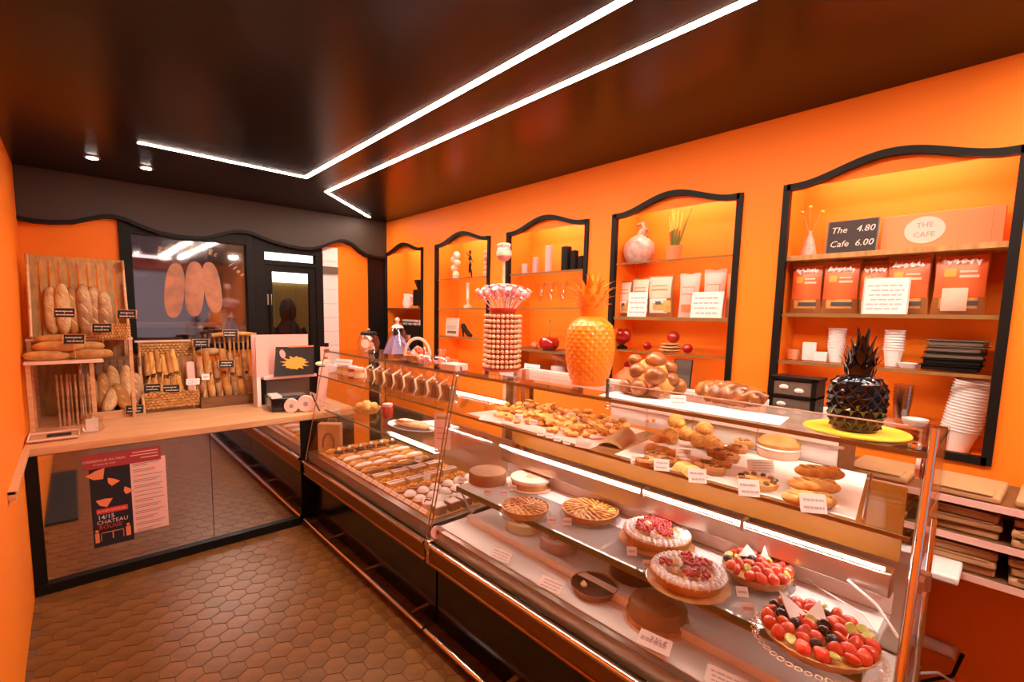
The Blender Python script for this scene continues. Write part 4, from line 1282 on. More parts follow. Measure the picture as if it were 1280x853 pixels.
# meringue-edged redcurrant tarts
def cream_tart(p, r, label, seed):
    rn = random.Random(seed)
    t = T('redcurrant_tart', label, 'tart', (p[0] + r * 0.60, p[1] + r * 0.62, ZL + 0.0105))
    crust(r, 0.036, t)
    A('custard', MB().lathe([(r * 0.93, 0.030), (0, 0.034)], 32), 'custard', t)
    cm = MB().lathe([(0.0115, 0), (0.0125, 0.007), (0.009, 0.013), (0.003, 0.018), (0, 0.0185)], 8, wob=0.1, k=4).mesh('cream_dollop', 'cream')
    for ring, q in enumerate((0.89, 0.75)):
        nn = int(2 * PI * r * q / 0.019)
        for i in range(nn):
            a = 2 * PI * (i + 0.5 * ring) / nn
            link('cream_dollop', cm, t, (r * q * math.cos(a), r * q * math.sin(a), 0.031), (0, 0, rn.uniform(0, 6)))
    for i in range(18):
        a, q = rn.uniform(0, 2 * PI), r * math.sqrt(rn.random()) * 0.55
        link('cream_dollop', cm, t, (q * math.cos(a), q * math.sin(a), 0.032), (0, 0, rn.uniform(0, 6)))
    ber = MB()
    for cx, cy, sp, n in ((0.05, 0.28, 0.36, 70), (0.36, -0.02, 0.32, 60), (-0.10, -0.36, 0.26, 44), (0.48, 0.42, 0.24, 34), (-0.30, 0.22, 0.26, 40)) if seed % 2 else \
            ((-0.15, -0.42, 0.24, 44), (-0.35, -0.22, 0.18, 30), (0.30, 0.05, 0.26, 46), (-0.3, 0.50, 0.20, 32), (0.50, -0.22, 0.18, 26), (0.5, 0.3, 0.14, 16)):
        for i in range(n):
            a, q = rn.uniform(0, 2 * PI), sp * math.sqrt(rn.random())
            x, y = r * (cx + q * math.cos(a)), r * (cy + q * math.sin(a))
            if math.hypot(x, y) < r * 0.86:
                ber.ell((x, y, 0.051 + rn.uniform(0, 0.007)), 0.0060, 7, 5)
    o = A('redcurrants', ber, 'currant', t)
    o['kind'] = 'stuff'
    A('cream_rosette', MB().lathe([(0.017, 0.045), (0.019, 0.054), (0.014, 0.062), (0.005, 0.070), (0, 0.070)], 14, (-0.01, 0.035, 0), wob=0.12, k=6), 'ivory', t)
    return t


p1, p2 = (1.586, 0.818, 0.775), (1.41, 0.606, 0.775)
for p, r, l, s, pl_ in ((p1, 0.128, 'redcurrant tart with white cream edge, the farther of the two', 5, 'lace-edged plate under the farther redcurrant tart'),
                        (p2, 0.120, 'redcurrant tart with white cream edge, nearer and overhanging the shelf', 8, 'gold-rimmed plate under the nearer redcurrant tart')):
    q = cream_tart(p, r, l, s)
    d = plate(r * 1.10, (q.location.x, q.location.y, ZL), pl_, 'clearplastic')
    A('gold_rim', MB().lathe([(r * 1.085, 0.009), (r * 1.105, 0.0095), (r * 1.085, 0.011)], 48), 'tartcrust', d)


# mixed fruit tarts
def berry_mesh():
    v = MB().ell((0, 0, 0), (0.0180, 0.0180, 0.0215), 12, 9)
    v.v = [(x * (1.05 - 0.35 * max(0, z / 0.0215)), y * (1.05 - 0.35 * max(0, z / 0.0215)), z) for x, y, z in v.v]
    return v.mesh('strawberry', 'strawberry')


SM = berry_mesh()
HM = MB().ell((0, 0, 0), (0.0210, 0.0180, 0.011), 10, 6).mesh('strawberry', 'strawberry')
GM = MB().ell((0, 0, 0), (0.0140, 0.0140, 0.016), 10, 7).mesh('black_grape', 'grape')
KM = MB().lathe([(0.013, -0.004), (0.015, 0), (0.013, 0.004)], 14).mesh('kiwi_slice', 'kiwi')


def fruit_tart(p, r, label, seed, shard, off=0.6):
    rn = random.Random(seed)
    t = T('fruit_tart', label, 'tart', (p[0] + r * off, p[1] + r * off, ZL + 0.0125))
    crust(r, 0.030, t)
    A('custard', MB().lathe([(r * 0.93, 0.025), (0, 0.031)], 32), 'custard', t)
    pts = []
    q = r * 0.85
    while q > 0:
        nn = max(1, int(2 * PI * q / 0.0335))
        for i in range(nn):
            a = 2 * PI * (i + rn.uniform(-0.15, 0.15)) / nn + q * 40
            pts.append((q * math.cos(a), q * math.sin(a), q))
        q -= 0.031
    for x, y, q in pts:
        u = rn.random()
        z = 0.040 + 0.008 * (1 - q / r)
        if u < 0.70:
            link('strawberry', SM if rn.random() < 0.6 else HM, t, (x, y, z), (rn.uniform(-1.2, 1.2), rn.uniform(-1.2, 1.2), rn.uniform(0, 6)))
        elif u < 0.87:
            link('black_grape', GM, t, (x, y, z + 0.002), (rn.uniform(-1, 1), rn.uniform(-1, 1), 0))
        else:
            link('kiwi_slice', KM, t, (x, y, z + 0.004), (rn.uniform(-0.9, 0.9), rn.uniform(-0.9, 0.9), 0))
    for dx, dy, w_, h_, a, lean in shard:
        A('white_chocolate_shard', MB().prism([(-w_ / 2, 0), (w_ / 2, 0), (w_ * 0.30, h_ * 0.55), (w_ * 0.05, h_)], -0.002, 0.002, rmat(rx=lean, rz=a, t=(dx, dy, 0.054))), 'cream', t)
    return t


f1 = fruit_tart((1.616, 0.473, 0.775), 0.106, 'smaller mixed fruit tart with white shard, behind the biggest tart', 12,
                ((0.01, 0.035, 0.06, 0.040, -0.9, 1.0), (0.035, -0.01, 0.03, 0.045, -0.9, 1.3)), 0.62)
plate(0.114, (f1.location.x, f1.location.y, ZL), 'clear plate under the smaller fruit tart')
f2 = fruit_tart((1.365, 0.217, 0.775), 0.136, 'biggest mixed fruit tart with white shards, nearest the camera', 17,
                ((-0.005, 0.045, 0.06, 0.075, -0.4, 0.5), (0.02, 0.01, 0.05, 0.06, -1.4, 0.55)), 0.66)
plate(0.148, (f2.location.x, f2.location.y, ZL), 'lace-rimmed glass plate under the biggest fruit tart', scal=True)
for p, l in (((1.469, 1.682, 0.772), 'white tag in front of the brown chocolate cake'), ((1.523, 1.625, 0.772), 'white tag between brown cake and pale apple tart, first'), ((1.601, 1.644, 0.772), 'folded white tag before the pale frosted cake'),
             ((1.467, 1.896, 0.772), 'pinkish tag left of the brown chocolate cake'),
             ((1.468, 1.27, 0.772), 'white tag at the right edge of the pale apple tart'), ((1.509, 1.217, 0.772), 'white tag at the left edge of the dark apple tart'),
             ((1.497, 0.899, 0.772), 'white tag left of the farther redcurrant tart'), ((1.459, 0.808, 0.772), 'white tag between the two redcurrant tarts'),
             ((1.54, 0.526, 0.772), 'white tag in front of the smaller fruit tart'), ((1.463, 0.48, 0.772), 'pinkish tag left of the biggest fruit tart')):
    card(p, 0.036, 0.031, l, -0.85, lines=1, tilt=0.6)

# ================================================================== deck of the near counter
ZD = 0.5805
for p, r, h, m, l in (((1.591, 1.55, 0.6), 0.085, 0.045, 'ivory', 'cream cake with yellow swirl on the bottom deck, farthest left'),
                      ((1.571, 1.303, 0.6), 0.085, 0.060, 'bagcream', 'pale cake in a clear collar on the bottom deck'),
                      ((1.646, 0.948, 0.6), 0.105, 0.055, 'choc', 'chocolate cake on the bottom deck half hidden under the shelf')):
    t = T('layer_cake', l, 'cake', (p[0] + 0.05, p[1] + 0.05, ZD + 0.003))
    A('sponge', MB().lathe([(r, 0), (r, h * 0.9), (r * 0.93, h), (0, h)], 36), m, t)
    A('collar', MB().lathe([(r + 0.003, 0), (r + 0.003, h + 0.012)], 36), 'clearplastic', t) if m == 'bagcream' else A('board', MB().lathe([(r * 1.08, -0.002), (r * 1.08, 0), (0, 0)], 32), 'bagcream', t)
    o = A('swirl', MB().tube([(0.012 * q * math.cos(q * 2.2), 0.012 * q * math.sin(q * 2.2), h + 0.004) for q in [i * 0.3 for i in range(16)]], 0.006, 6), 'caramel' if m != 'choc' else 'cocoa', t)
p = (1.407, 0.986, 0.6)
t = T('chocolate_tart', 'dark chocolate tart with one cream drop on the bottom deck', 'tart', (p[0] + 0.055, p[1] + 0.05, ZD + 0.002))
crust(0.092, 0.030, t, 'cocoa')
A('ganache', MB().lathe([(0.086, 0.026), (0, 0.029)], 32), 'choc', t)
A('cream_drop', MB().lathe([(0.012, 0.028), (0.013, 0.036), (0.006, 0.046), (0, 0.052)], 12, (-0.04, 0.02, 0)), 'ivory', t)
p = (1.422, 0.726, 0.6)
t = T('domed_cake', 'brown domed cake on a pale round base at the front of the bottom deck', 'cake', (p[0] + 0.07, p[1] + 0.06, ZD + 0.003))
A('base', MB().lathe([(0.104, 0), (0.106, 0.018), (0, 0.018)], 36), 'tartcrust', t)
A('dome', MB().lathe([(0.098, 0.018), (0.100, 0.05), (0.09, 0.066), (0.06, 0.074), (0, 0.076)], 36), 'mocha', t)
A('cocoa_dusting', MB().lathe([(0.055, 0.0755), (0.03, 0.078), (0, 0.0785)], 30, wob=0.08, k=5), 'cocoa', t)
A('board', MB().lathe([(0.116, -0.003), (0.116, 0), (0, 0)], 36), 'bagcream', t)
for p, l, w_, tx in (((1.31, 1.429, 0.6), 'first white label on the rail under the glass shelf, far left', 0.105, ''), ((1.307, 1.137, 0.6), 'second white label on the rail under the glass shelf', 0.10, ''),
                     ((1.318, 0.704, 0.6), 'white label reading a price, before the domed cake', 0.105, '9,50 €'), ((1.328, 0.485, 0.6), 'white label nearest the camera on the bottom rail', 0.11, '')):
    c = card(p, w_, 0.048, l, -1.40, lines=3 if not tx else 1, tilt=0.95)
    if tx:
        words(tx, 0.020, 'grey_print', c, (0.012, 0.0235, 0.0188), (PI / 2 - 0.95, 0, 0))
ONE('tray_liner', MB().prism([(1.52, 0.22), (1.52, 0.62), (1.88, 0.62), (1.88, 0.22)], 0, 0.003), 'white', 'white paper liner on the bottom deck, nearest the camera', 'paper', (0, 0, ZD))

# ================================================================== pastries on the deck of the far counter
EC = {}


def pastry_proto(kind):
    if kind == 'eclair_white':
        r = tag(A('eclair', MB().ell((0, 0, 0.018), (0.062, 0.022, 0.018), 14, 8), 'pastry'), 'white iced eclair in the row on the far deck', 'pastry', 'white iced eclairs')
        A('icing', MB().ell((0, 0, 0.025), (0.056, 0.0195, 0.0145), 14, 8), 'icing', r)
    elif kind == 'eclair_gold':
        r = tag(A('eclair', MB().ell((0, 0, 0.018), (0.062, 0.022, 0.018), 14, 8), 'pastry'), 'caramel glazed eclair in the row on the far deck', 'pastry', 'caramel eclairs')
        A('icing', MB().ell((0, 0, 0.025), (0.056, 0.0195, 0.0140), 14, 8), 'caramel', r)
    elif kind == 'eclair_choc':
        r = tag(A('eclair', MB().ell((0, 0, 0.018), (0.062, 0.022, 0.018), 14, 8), 'pastry'), 'chocolate eclair in the row on the far deck', 'pastry', 'chocolate eclairs')
        A('icing', MB().ell((0, 0, 0.025), (0.056, 0.0195, 0.0140), 14, 8), 'choc', r)
    elif kind == 'choc_tartlet':
        r = tag(A('tartlet', MB().lathe([(0.026, 0), (0.032, 0.018), (0.028, 0.018), (0, 0.016)], 16), 'tartcrust'), 'chocolate tartlet with cream swirl, farthest row of the far deck', 'pastry', 'chocolate tartlets')
        A('filling', MB().lathe([(0.028, 0.017), (0.024, 0.028), (0.012, 0.034), (0, 0.035)], 14), 'choc', r)
        A('cream_swirl', MB().lathe([(0.010, 0.033), (0.012, 0.040), (0.004, 0.052), (0, 0.053)], 10), 'ivory', r)
    elif kind == 'pink_tartlet':
        r = tag(A('tartlet', MB().lathe([(0.030, 0), (0.037, 0.016), (0.033, 0.016), (0, 0.014)], 16), 'tartcrust'), 'round tartlet with a pale pink dome on the far deck', 'pastry', 'pink domed tartlets')
        A('dome', MB().lathe([(0.032, 0.015), (0.028, 0.028), (0.015, 0.037), (0, 0.039)], 14), 'icing', r)
    elif kind == 'fruit_tartlet':
        r = tag(A('tartlet', MB().lathe([(0.030, 0), (0.037, 0.016), (0.033, 0.016), (0, 0.014)], 16), 'tartcrust'), 'small orange fruit tartlet on the far deck', 'pastry', 'orange fruit tartlets')
        for i in range(4):
            A('fruit', MB().ell((0.015 * math.cos(i * 1.57), 0.015 * math.sin(i * 1.57), 0.020), (0.013, 0.010, 0.009), 8, 6), 'peach', r)
    elif kind == 'striped_slice':
        r = tag(A('cream_slice', MB().box(-0.05, 0.05, -0.02, 0.02, 0, 0.03), 'pastry'), 'oblong cream slice with icing stripes on the far deck', 'pastry', 'striped cream slices')
        A('icing', MB().box(-0.051, 0.051, -0.021, 0.021, 0.030, 0.035), 'icing', r)
        A('stripe', MB().box(-0.046, 0.046, -0.004, 0.004, 0.035, 0.037), 'caramel', r)
    elif kind == 'mocha_cup':
        r = tag(A('mocha_cake', MB().lathe([(0.028, 0), (0.031, 0.025), (0.026, 0.033), (0, 0.034)], 14), 'icing'), 'small round white and chocolate drizzled cake on the far deck', 'pastry', 'drizzled white cakes')
        A('drizzle', MB().tube([(-0.024, -0.01, 0.036), (-0.008, 0.012, 0.037), (0.006, -0.012, 0.037), (0.024, 0.010, 0.036)], 0.003, 5), 'choc', r)
    elif kind == 'cube':
        r = tag(A('layer_square', MB().box(-0.028, 0.028, -0.028, 0.028, 0, 0.036), 'cocoa'), 'small square layered cake near the counter joint', 'pastry', 'square layered cakes')
        A('icing', MB().box(-0.028, 0.028, -0.028, 0.028, 0.036, 0.042), 'icing', r)
    return r


rows = [(3.43, 'fruit_tartlet', 6, 1.1), (3.315, 'choc_tartlet', 6, 1.35), (3.205, 'eclair_gold', 4, 1.12), (3.115, 'eclair_white', 4, 1.25), (3.02, 'eclair_gold', 4, 1.15), (2.93, 'eclair_white', 4, 1.25), (2.84, 'eclair_gold', 4, 1.12),
        (2.755, 'eclair_choc', 4, 1.12), (2.67, 'striped_slice', 4, 1.1), (2.59, 'fruit_tartlet', 6, 1.1), (2.50, 'striped_slice', 4, 1.1), (2.41, 'fruit_tartlet', 6, 1.1), (2.31, 'pink_tartlet', 6, 1.15),
        (2.21, 'pink_tartlet', 6, 1.15), (2.115, 'mocha_cup', 6, 1.2), (2.025, 'cube', 6, 1.15)]
rnd = random.Random(31)
for y, kind, n, sc in rows:
    for i in range(n):
        x = 1.385 + 0.53 * (i + 0.35) / n
        if kind not in EC:
            EC[kind] = pastry_proto(kind)
            o = EC[kind]
        else:
            o = dup(EC[kind], (0, 0, 0))
        o.location = (x + rnd.uniform(-0.006, 0.006), y + rnd.uniform(-0.006, 0.006), ZD + 0.0005)
        o.rotation_euler = (0, 0, rnd.uniform(-0.12, 0.12))
        o.scale = (sc, sc, sc)
for i in range(16):
    o = card((1.335, 3.22 - i * 0.077, ZD + 0.012), 0.066, 0.024, 'small pinkish price tag in the strip along the far counter front', -PI / 2, 'bagcream', 0.9, 1, 'price tags along the far counter front')
card((1.447, 2.069, 0.6), 0.095, 0.07, 'white card leaning at the near end of the far deck', -0.9, lines=0, tilt=0.9)
card((1.619, 2.449, 0.6), 0.05, 0.035, 'blank pale card standing among the drizzled cakes', -0.9, lines=0)
card((1.736, 2.735, 0.62), 0.05, 0.04, 'white card standing among the pink domed tartlets', -0.9, lines=1)
# third shelf: breads, plate
ZS = 0.9055
t = T('flat_bread_tray', 'oval tray of long golden flatbread on the far glass shelf', 'bread', (1.62, 2.62, ZS + 0.001), 0.15)
A('tray', MB().lathe([(0, 0), (0.10, 0), (0.115, 0.012), (0.11, 0.012), (0.098, 0.004), (0, 0.004)], 32), 'steel', t)
t.scale = (1.0, 1.9, 1)
A('bread', MB().ell((0, 0, 0.022), (0.075, 0.085, 0.016), 18, 8), 'pastry', t)
A('crust_ridge', MB().ell((0.0, 0.03, 0.034), (0.05, 0.04, 0.012), 12, 6), 'caramel', t)
t = T('bread_basket', 'small basket of yellow rolls at the far end of the glass shelf', 'basket', (1.60, 3.22, ZS + 0.001))
A('bowl', MB().lathe([(0.08, 0), (0.105, 0.04), (0.10, 0.04), (0.07, 0.006), (0, 0.006)], 20), 'wicker', t)
for i in range(7):
    a = 2 * PI * i / 6
    q = 0.055 if i < 6 else 0
    A('roll', MB().ell((q * math.cos(a), q * math.sin(a), 0.048 + (0.02 if i == 6 else 0)), (0.034, 0.028, 0.024), 10, 7), 'pastry' if i % 2 else 'custard', t)
t = T('jam_jar', 'squat red jar on the far glass shelf beside the rolls', 'jar', (1.64, 2.98, ZS + 0.001))
A('glass_body', MB().lathe([(0.036, 0), (0.04, 0.02), (0.04, 0.07), (0.033, 0.08), (0, 0.08)], 18), 'cherry', t)
A('lid', MB().lathe([(0.036, 0.081), (0.036, 0.098), (0, 0.099)], 18), 'pink', t)
ONE('folded_paper', MB().prism([(-0.07, -0.13), (0.06, -0.15), (0.08, 0.10), (-0.05, 0.14)], 0, 0.012), 'enamel', 'folded white paper lying behind the flatbread tray', 'paper', (1.78, 2.55, ZS + 0.001))
t = T('leaflet', 'tall pink leaflet standing behind the glass at the counter joint', 'leaflet', (1.475, 2.075, ZS + 0.001), -0.85)
A('sheet', MB().box(-0.045, 0.045, 0, 0.003, 0, 0.205), 'pinkpaper', t)
A('print', MB().box(-0.030, 0.025, -0.001, 0, 0.06, 0.065).box(-0.030, 0.030, -0.001, 0, 0.09, 0.095).box(-0.030, 0.020, -0.001, 0, 0.12, 0.125).box(-0.034, 0.034, -0.001, 0, 0.17, 0.185), 'kraft', t)
# second shelf: clear bags of biscuits tied with ribbon, jam jars
packs = [(1.52, 2.08 + i * 0.125) for i in range(8)]
for i, (x, y) in enumerate(packs):
    t = T('biscuit_bag', 'clear bag of brown biscuits tied with cream ribbon on the far middle shelf', 'biscuits', (x, y, 1.1665), -1.2 + 0.05 * (i % 3), 'ribboned biscuit bags')
    for k in range(3):
        A('biscuit', MB().box(-0.042 + 0.028 * k, -0.018 + 0.028 * k, -0.022, 0.022, 0.006, 0.095 - 0.012 * (k % 2)), ('tartcrust', 'cocoa', 'kraft')[k], t, bevel=0.003)
    A('film', MB().lathe([(0.050, 0.002), (0.056, 0.02), (0.054, 0.09), (0.030, 0.118), (0.010, 0.128), (0.030, 0.155), (0.034, 0.16)], 14, wob=0.06, k=5), 'cellophane', t)
    A('ribbon', MB().tube([(-0.004, -0.012, 0.128), (-0.030, -0.05, 0.10), (-0.012, -0.060, 0.05), (-0.030, -0.062, 0.012)], [0.006, 0.009, 0.009, 0.006], 6, 0.4), 'ivory', t)
for i in range(4):
    t = T('jam_jar', ('amber jam jar with white lid, nearest the biscuit bags', 'amber jam jar with white lid, second from the biscuit bags', 'amber jam jar with white lid, third from the biscuit bags', 'amber jam jar with white lid, farthest from the biscuit bags')[i],
          'jar', (1.50, 3.13 + 0.095 * i, 1.1665))
    A('glass_body', MB().lathe([(0.034, 0), (0.037, 0.01), (0.037, 0.065), (0.030, 0.075), (0, 0.075)], 16), 'cherry' if i == 1 else 'caramel', t)
    A('lid', MB().lathe([(0.034, 0.076), (0.034, 0.092), (0, 0.093)], 16), 'cup', t)
    A('label', MB().lathe([(0.0376, 0.02), (0.0376, 0.052)], 16), 'bagcream', t)
card((1.46, 3.31, 1.262), 0.16, 0.045, 'wide white card lying on top of the amber jam jars', -1.2, lines=1, tilt=0.4)

# ================================================================== things in the niches (facing -X)
FX = -PI / 2


def pillow(w, h, d, m_body):
    """standing snack bag, crimped at top and bottom, facing local -Y"""
    def side(s):
        def fn(u, v):
            b = (max(0.0, math.sin(PI * u)) ** 0.5) * (max(0.0, math.sin(PI * min(max((v - 0.04) / 0.88, 0), 1))) ** 0.45)
            x = (u - 0.5) * w * (1 - 0.08 * math.sin(PI * v) * 1)
            return (x, s * d * 0.5 * b + 0.002 * s, v * h + 0.004 * math.sin(9 * u) * (v > 0.95))
        return fn
    mb = MB()
    mb.grid(side(1), 10, 12)
    n = len(mb.f)
    mb.grid(side(-1), 10, 12)
    mb.f[n:] = [tuple(reversed(q)) for q in mb.f[n:]]
    return mb


def curved(x0, x1, z0, z1, w, h, d, off=0.0015):
    """label patch lying on the bag's front"""
    def fn(a, c):
        x = x0 + (x1 - x0) * a
        z = z0 + (z1 - z0) * c
        u = x / (w * 0.94) + 0.5
        v = z / h
        b = (max(0.0, math.sin(PI * u)) ** 0.5) * (max(0.0, math.sin(PI * min(max((v - 0.04) / 0.88, 0), 1))) ** 0.45)
        return (x, -d * 0.5 * b - 0.002 - off, z)
    return MB().grid(fn, 8, 6)


def snack_bag(loc, w, h, d, label, body, kind, group, rz=FX, seed=0):
    rn = random.Random(seed)
    t = T('snack_bag', label, 'snack bag', loc, rz)
    A('pouch', pillow(w, h, d, body), 'bagbrown', t)
    if kind == 'orange':
        A('panel', curved(-w * 0.45, w * 0.45, h * 0.28, h * 0.94, w, h, d), 'bagorange', t)
        # scribbled white title
        pts = []
        n = 28
        for i in range(n + 1):
            x = -w * 0.34 + w * 0.68 * i / n
            z = h * 0.83 + h * 0.04 * math.sin(i * 2.1 + seed) + h * 0.02 * math.sin(i * 0.9)
            u = x / (w * 0.94) + 0.5
            b = (max(0.0, math.sin(PI * u)) ** 0.5) * (math.sin(PI * min(max((z / h - 0.04) / 0.88, 0), 1)) ** 0.45)
            pts.append((x, -d * 0.5 * b - 0.006, z))
        A('title', MB().tube(pts, 0.0055, 5), 'white', t)
        A('sun_print', curved(-w * 0.30, -w * 0.08, h * 0.60, h * 0.72, w, h, d, 0.003), 'flame', t)
        A('text_print', curved(-w * 0.02, w * 0.32, h * 0.58, h * 0.62, w, h, d, 0.003), 'bagcream', t)
        A('text_print', curved(-w * 0.02, w * 0.28, h * 0.66, h * 0.69, w, h, d, 0.003), 'bagcream', t)
        A('snack_print', curved(-w * 0.34, w * 0.34, h * 0.10, h * 0.27, w, h, d, 0.002), 'pastry', t)
        A('plank_print', curved(-w * 0.20, w * 0.36, h * 0.14, h * 0.22, w, h, d, 0.004), 'baggrey', t)
    else:
        A('panel', curved(-w * 0.45, w * 0.42, h * 0.46, h * 0.97, w, h, d), 'bagcream', t)
        A('lower_panel', curved(-w * 0.38, w * 0.30, h * 0.10, h * 0.45, w, h, d), 'cup', t)
        A('crumb_print', curved(w * 0.20, w * 0.44, h * 0.12, h * 0.40, w, h, d, 0.003), 'pastry', t)
        A('text_print', curved(-w * 0.30, w * 0.30, h * 0.74, h * 0.77, w, h, d, 0.003), 'orangeprint', t)
        A('text_print', curved(-w * 0.32, w * 0.32, h * 0.64, h * 0.68, w, h, d, 0.003), 'orangeprint', t)
        A('snack_print', curved(-w * 0.22, w * 0.30, h * 0.16, h * 0.34, w, h, d, 0.003), 'pastry', t)
        A('mark_print', curved(-w * 0.10, w * 0.12, h * 0.30, h * 0.38, w, h, d, 0.004), 'baggrey', t)
    return t


# nearest niche
z = 1.956
t = T('bud_vase', 'small pale pink cone vase with a dried flower beside the chalkboard', 'vase', (2.72, 0.755, z))
A('body', MB().lathe([(0.033, 0), (0.034, 0.02), (0.022, 0.07), (0.007, 0.115), (0.009, 0.125), (0.006, 0.125)], 16), 'gourd', t)
for a, L in ((0.3, 0.10), (-0.35, 0.09), (0.05, 0.12)):
    s = A('flower_stem', MB().tube([(0, 0, 0.10), (0, 0.05 * a, 0.15), (0, L * a * 1.4, 0.12 + L)], 0.0012, 5), 'kraft', t)
    A('flower', MB().ell((0, L * a * 1.4, 0.12 + L), (0.007, 0.010, 0.009), 8, 5), 'flame', s)
t = card((2.70, 0.584, z), 0.185, 0.155, 'black chalkboard listing hot drink prices on the top shelf', FX, 'slate', 0.10, 0, cat='chalkboard', name='chalkboard', frame='greytray')
words('The   4.80', 0.040, 'chalk', t, (0.0, 0.0100, 0.112), (PI / 2 - 0.10, 0, 0), shear=0.2)
words('Cafe  6.00', 0.040, 'chalk', t, (0.0, 0.0036, 0.048), (PI / 2 - 0.10, 0, 0), shear=0.2)
t = T('box_sign', 'long orange box with a white oval reading THE CAFE', 'sign', (2.74, 0.292, z), FX)
A('box', MB().box(-0.190, 0.190, 0, 0.07, 0, 0.155), 'orangeprint', t, bevel=0.002)
A('lid_seam', MB().box(0.155, 0.157, -0.001, 0, 0, 0.155), 'bagorange', t)
A('oval', MB().lathe([(1, -0.0015), (1, 0.0015)], 36, m=rmat(rx=PI / 2, t=(-0.045, -0.0015, 0.084)) @ Matrix.Diagonal((0.066, 0.056, 1, 1))), 'pinkpaper', t)
words('THE', 0.030, 'grey_print', t, (-0.045, -0.0035, 0.104))
words('CAFE', 0.030, 'grey_print', t, (-0.045, -0.0035, 0.064))
for i, (y, w_, h_, l) in enumerate(((0.742, 0.135, 0.245, 'orange snack bag farthest left in the nearest niche'), (0.605, 0.145, 0.245, 'orange snack bag second from the left in the nearest niche'),
                                    (0.484, 0.115, 0.235, 'narrow orange snack bag behind the white card'), (0.366, 0.150, 0.250, 'orange snack bag right of the white card'),
                                    (0.205, 0.165, 0.255, 'biggest orange snack bag, farthest right in the nearest niche'))):
    t = snack_bag((2.70 + 0.02 * (i == 2), y, 1.681), w_, h_, 0.062, l, 'bagbrown', 'orange', None, FX + (0.0, 0.05, 0, -0.08, 0.06)[i], i * 3 + 1)
    if i == 4:
        A('bowl_print', curved(-w_ * 0.30, w_ * 0.16, h_ * 0.06, h_ * 0.42, w_, h_, 0.062, 0.006), 'bagcream', t)
card((2.635, 0.428, 1.681), 0.145, 0.155, 'white printed card standing before the orange snack bags', FX + 0.1, lines=6, tilt=0.12, frame='pinkpaper')
z = 1.4515
ONE('sauce_tub', MB().lathe([(0.024, 0), (0.030, 0.045), (0.032, 0.05), (0, 0.05)], 18), 'salmon', 'small orange tub at the left end of the cup shelf', 'tub', (2.72, 0.782, z))
t = T('sugar_box', 'white cube of napkins next to the orange tub', 'box', (2.72, 0.715, z), 0.2)
A('block', MB().box(-0.026, 0.026, -0.028, 0.028, 0, 0.088), 'cup', t, bevel=0.003)
ONE('small_box', MB().box(-0.025, 0.025, -0.026, 0.026, 0, 0.045), 'cup', 'low white box before the taller cup stack', 'box', (2.70, 0.660, z), 0.1, bevel=0.003)


def cup_stack(loc, r, n, label, m='cup', step=0.012, h0=0.07, rot=None, cat='cups'):
    t = T('cup_stack', label, cat, loc)
    if rot:
        t.rotation_euler = rot
    me = MB().lathe([(r * 0.72, 0), (r, h0), (r * 1.10, h0 + 0.002), (r * 1.08, h0 + 0.006), (r * 0.96, h0 + 0.004), (r * 0.70, 0.004)], 20).mesh('cup', m)
    for i in range(n):
        link('cup', me, t, (0, 0, i * step))
    return t


cup_stack((2.72, 0.606, z), 0.034, 8, 'white cup stack left of the black pineapple crown')
cup_stack((2.72, 0.394, z), 0.034, 8, 'white cup stack right of the black pineapple crown')
ONE('dish', MB().lathe([(0.030, 0), (0.040, 0.02), (0.036, 0.02), (0.026, 0.004), (0, 0.004)], 22), 'cup', 'small shallow white dish beside the grey trays', 'dish', (2.70, 0.335, z))
for i in range(5):
    t = T('takeaway_tray', ('bottom black tray of the stack in the nearest niche', 'second tray from the bottom in the dark stack', 'middle tray of the dark stack in the nearest niche', 'second tray from the top of the dark stack',
                            'top grey tray of the dark stack in the nearest niche')[i], 'tray', (2.73, 0.205 - 0.004 * i, z + 0.0255 * i), 0.03 * (i % 3 - 1), 'dark trays')
    A('tub', MB().prism([(-0.07, -0.085 + 0.01 * (i > 2)), (0.07, -0.085), (0.07, 0.085), (-0.07, 0.085)], 0.001, 0.020), 'black' if i < 2 else 'greytray', t, bevel=0.003)
    A('rim', MB().box(-0.078, 0.078, -0.093, 0.093, 0.0205, 0.0245), 'black' if i < 3 else 'greytray', t, bevel=0.0015)
# niche floor
z = NZ0 + 0.001
pt = T('pedestal_shelf', 'low orange riser at the bottom of the nearest niche', 'shelf', (2.73, 0.40, z))
A('top', MB().box(-0.10, 0.10, -0.14, 0.31, 0.075, 0.083), 'orangeprint', pt)
A('side', MB().box(-0.10, 0.10, 0.302, 0.31, 0, 0.075), 'orangeprint', pt)
A('side', MB().box(-0.10, 0.10, -0.14, -0.132, 0, 0.075), 'orangeprint', pt)
cup_stack((2.72, 0.345, z + 0.084), 0.034, 5, 'clear plastic cup stack right of the black pineapple', 'clearplastic', 0.016, 0.10)
ONE('serving_bowl', MB().lathe([(0.028, 0), (0.042, 0.018), (0.045, 0.034), (0.041, 0.034), (0.026, 0.006), (0, 0.006)], 24), 'cup', 'white bowl at the front edge of the niche riser', 'bowl', (2.665, 0.290, z + 0.084))
cup_stack((2.72, 0.165, z), 0.058, 17, 'tall slanting stack of big white cups at the right of the nearest niche', 'cup', 0.0125, 0.09, (0.13, -0.02, 0))
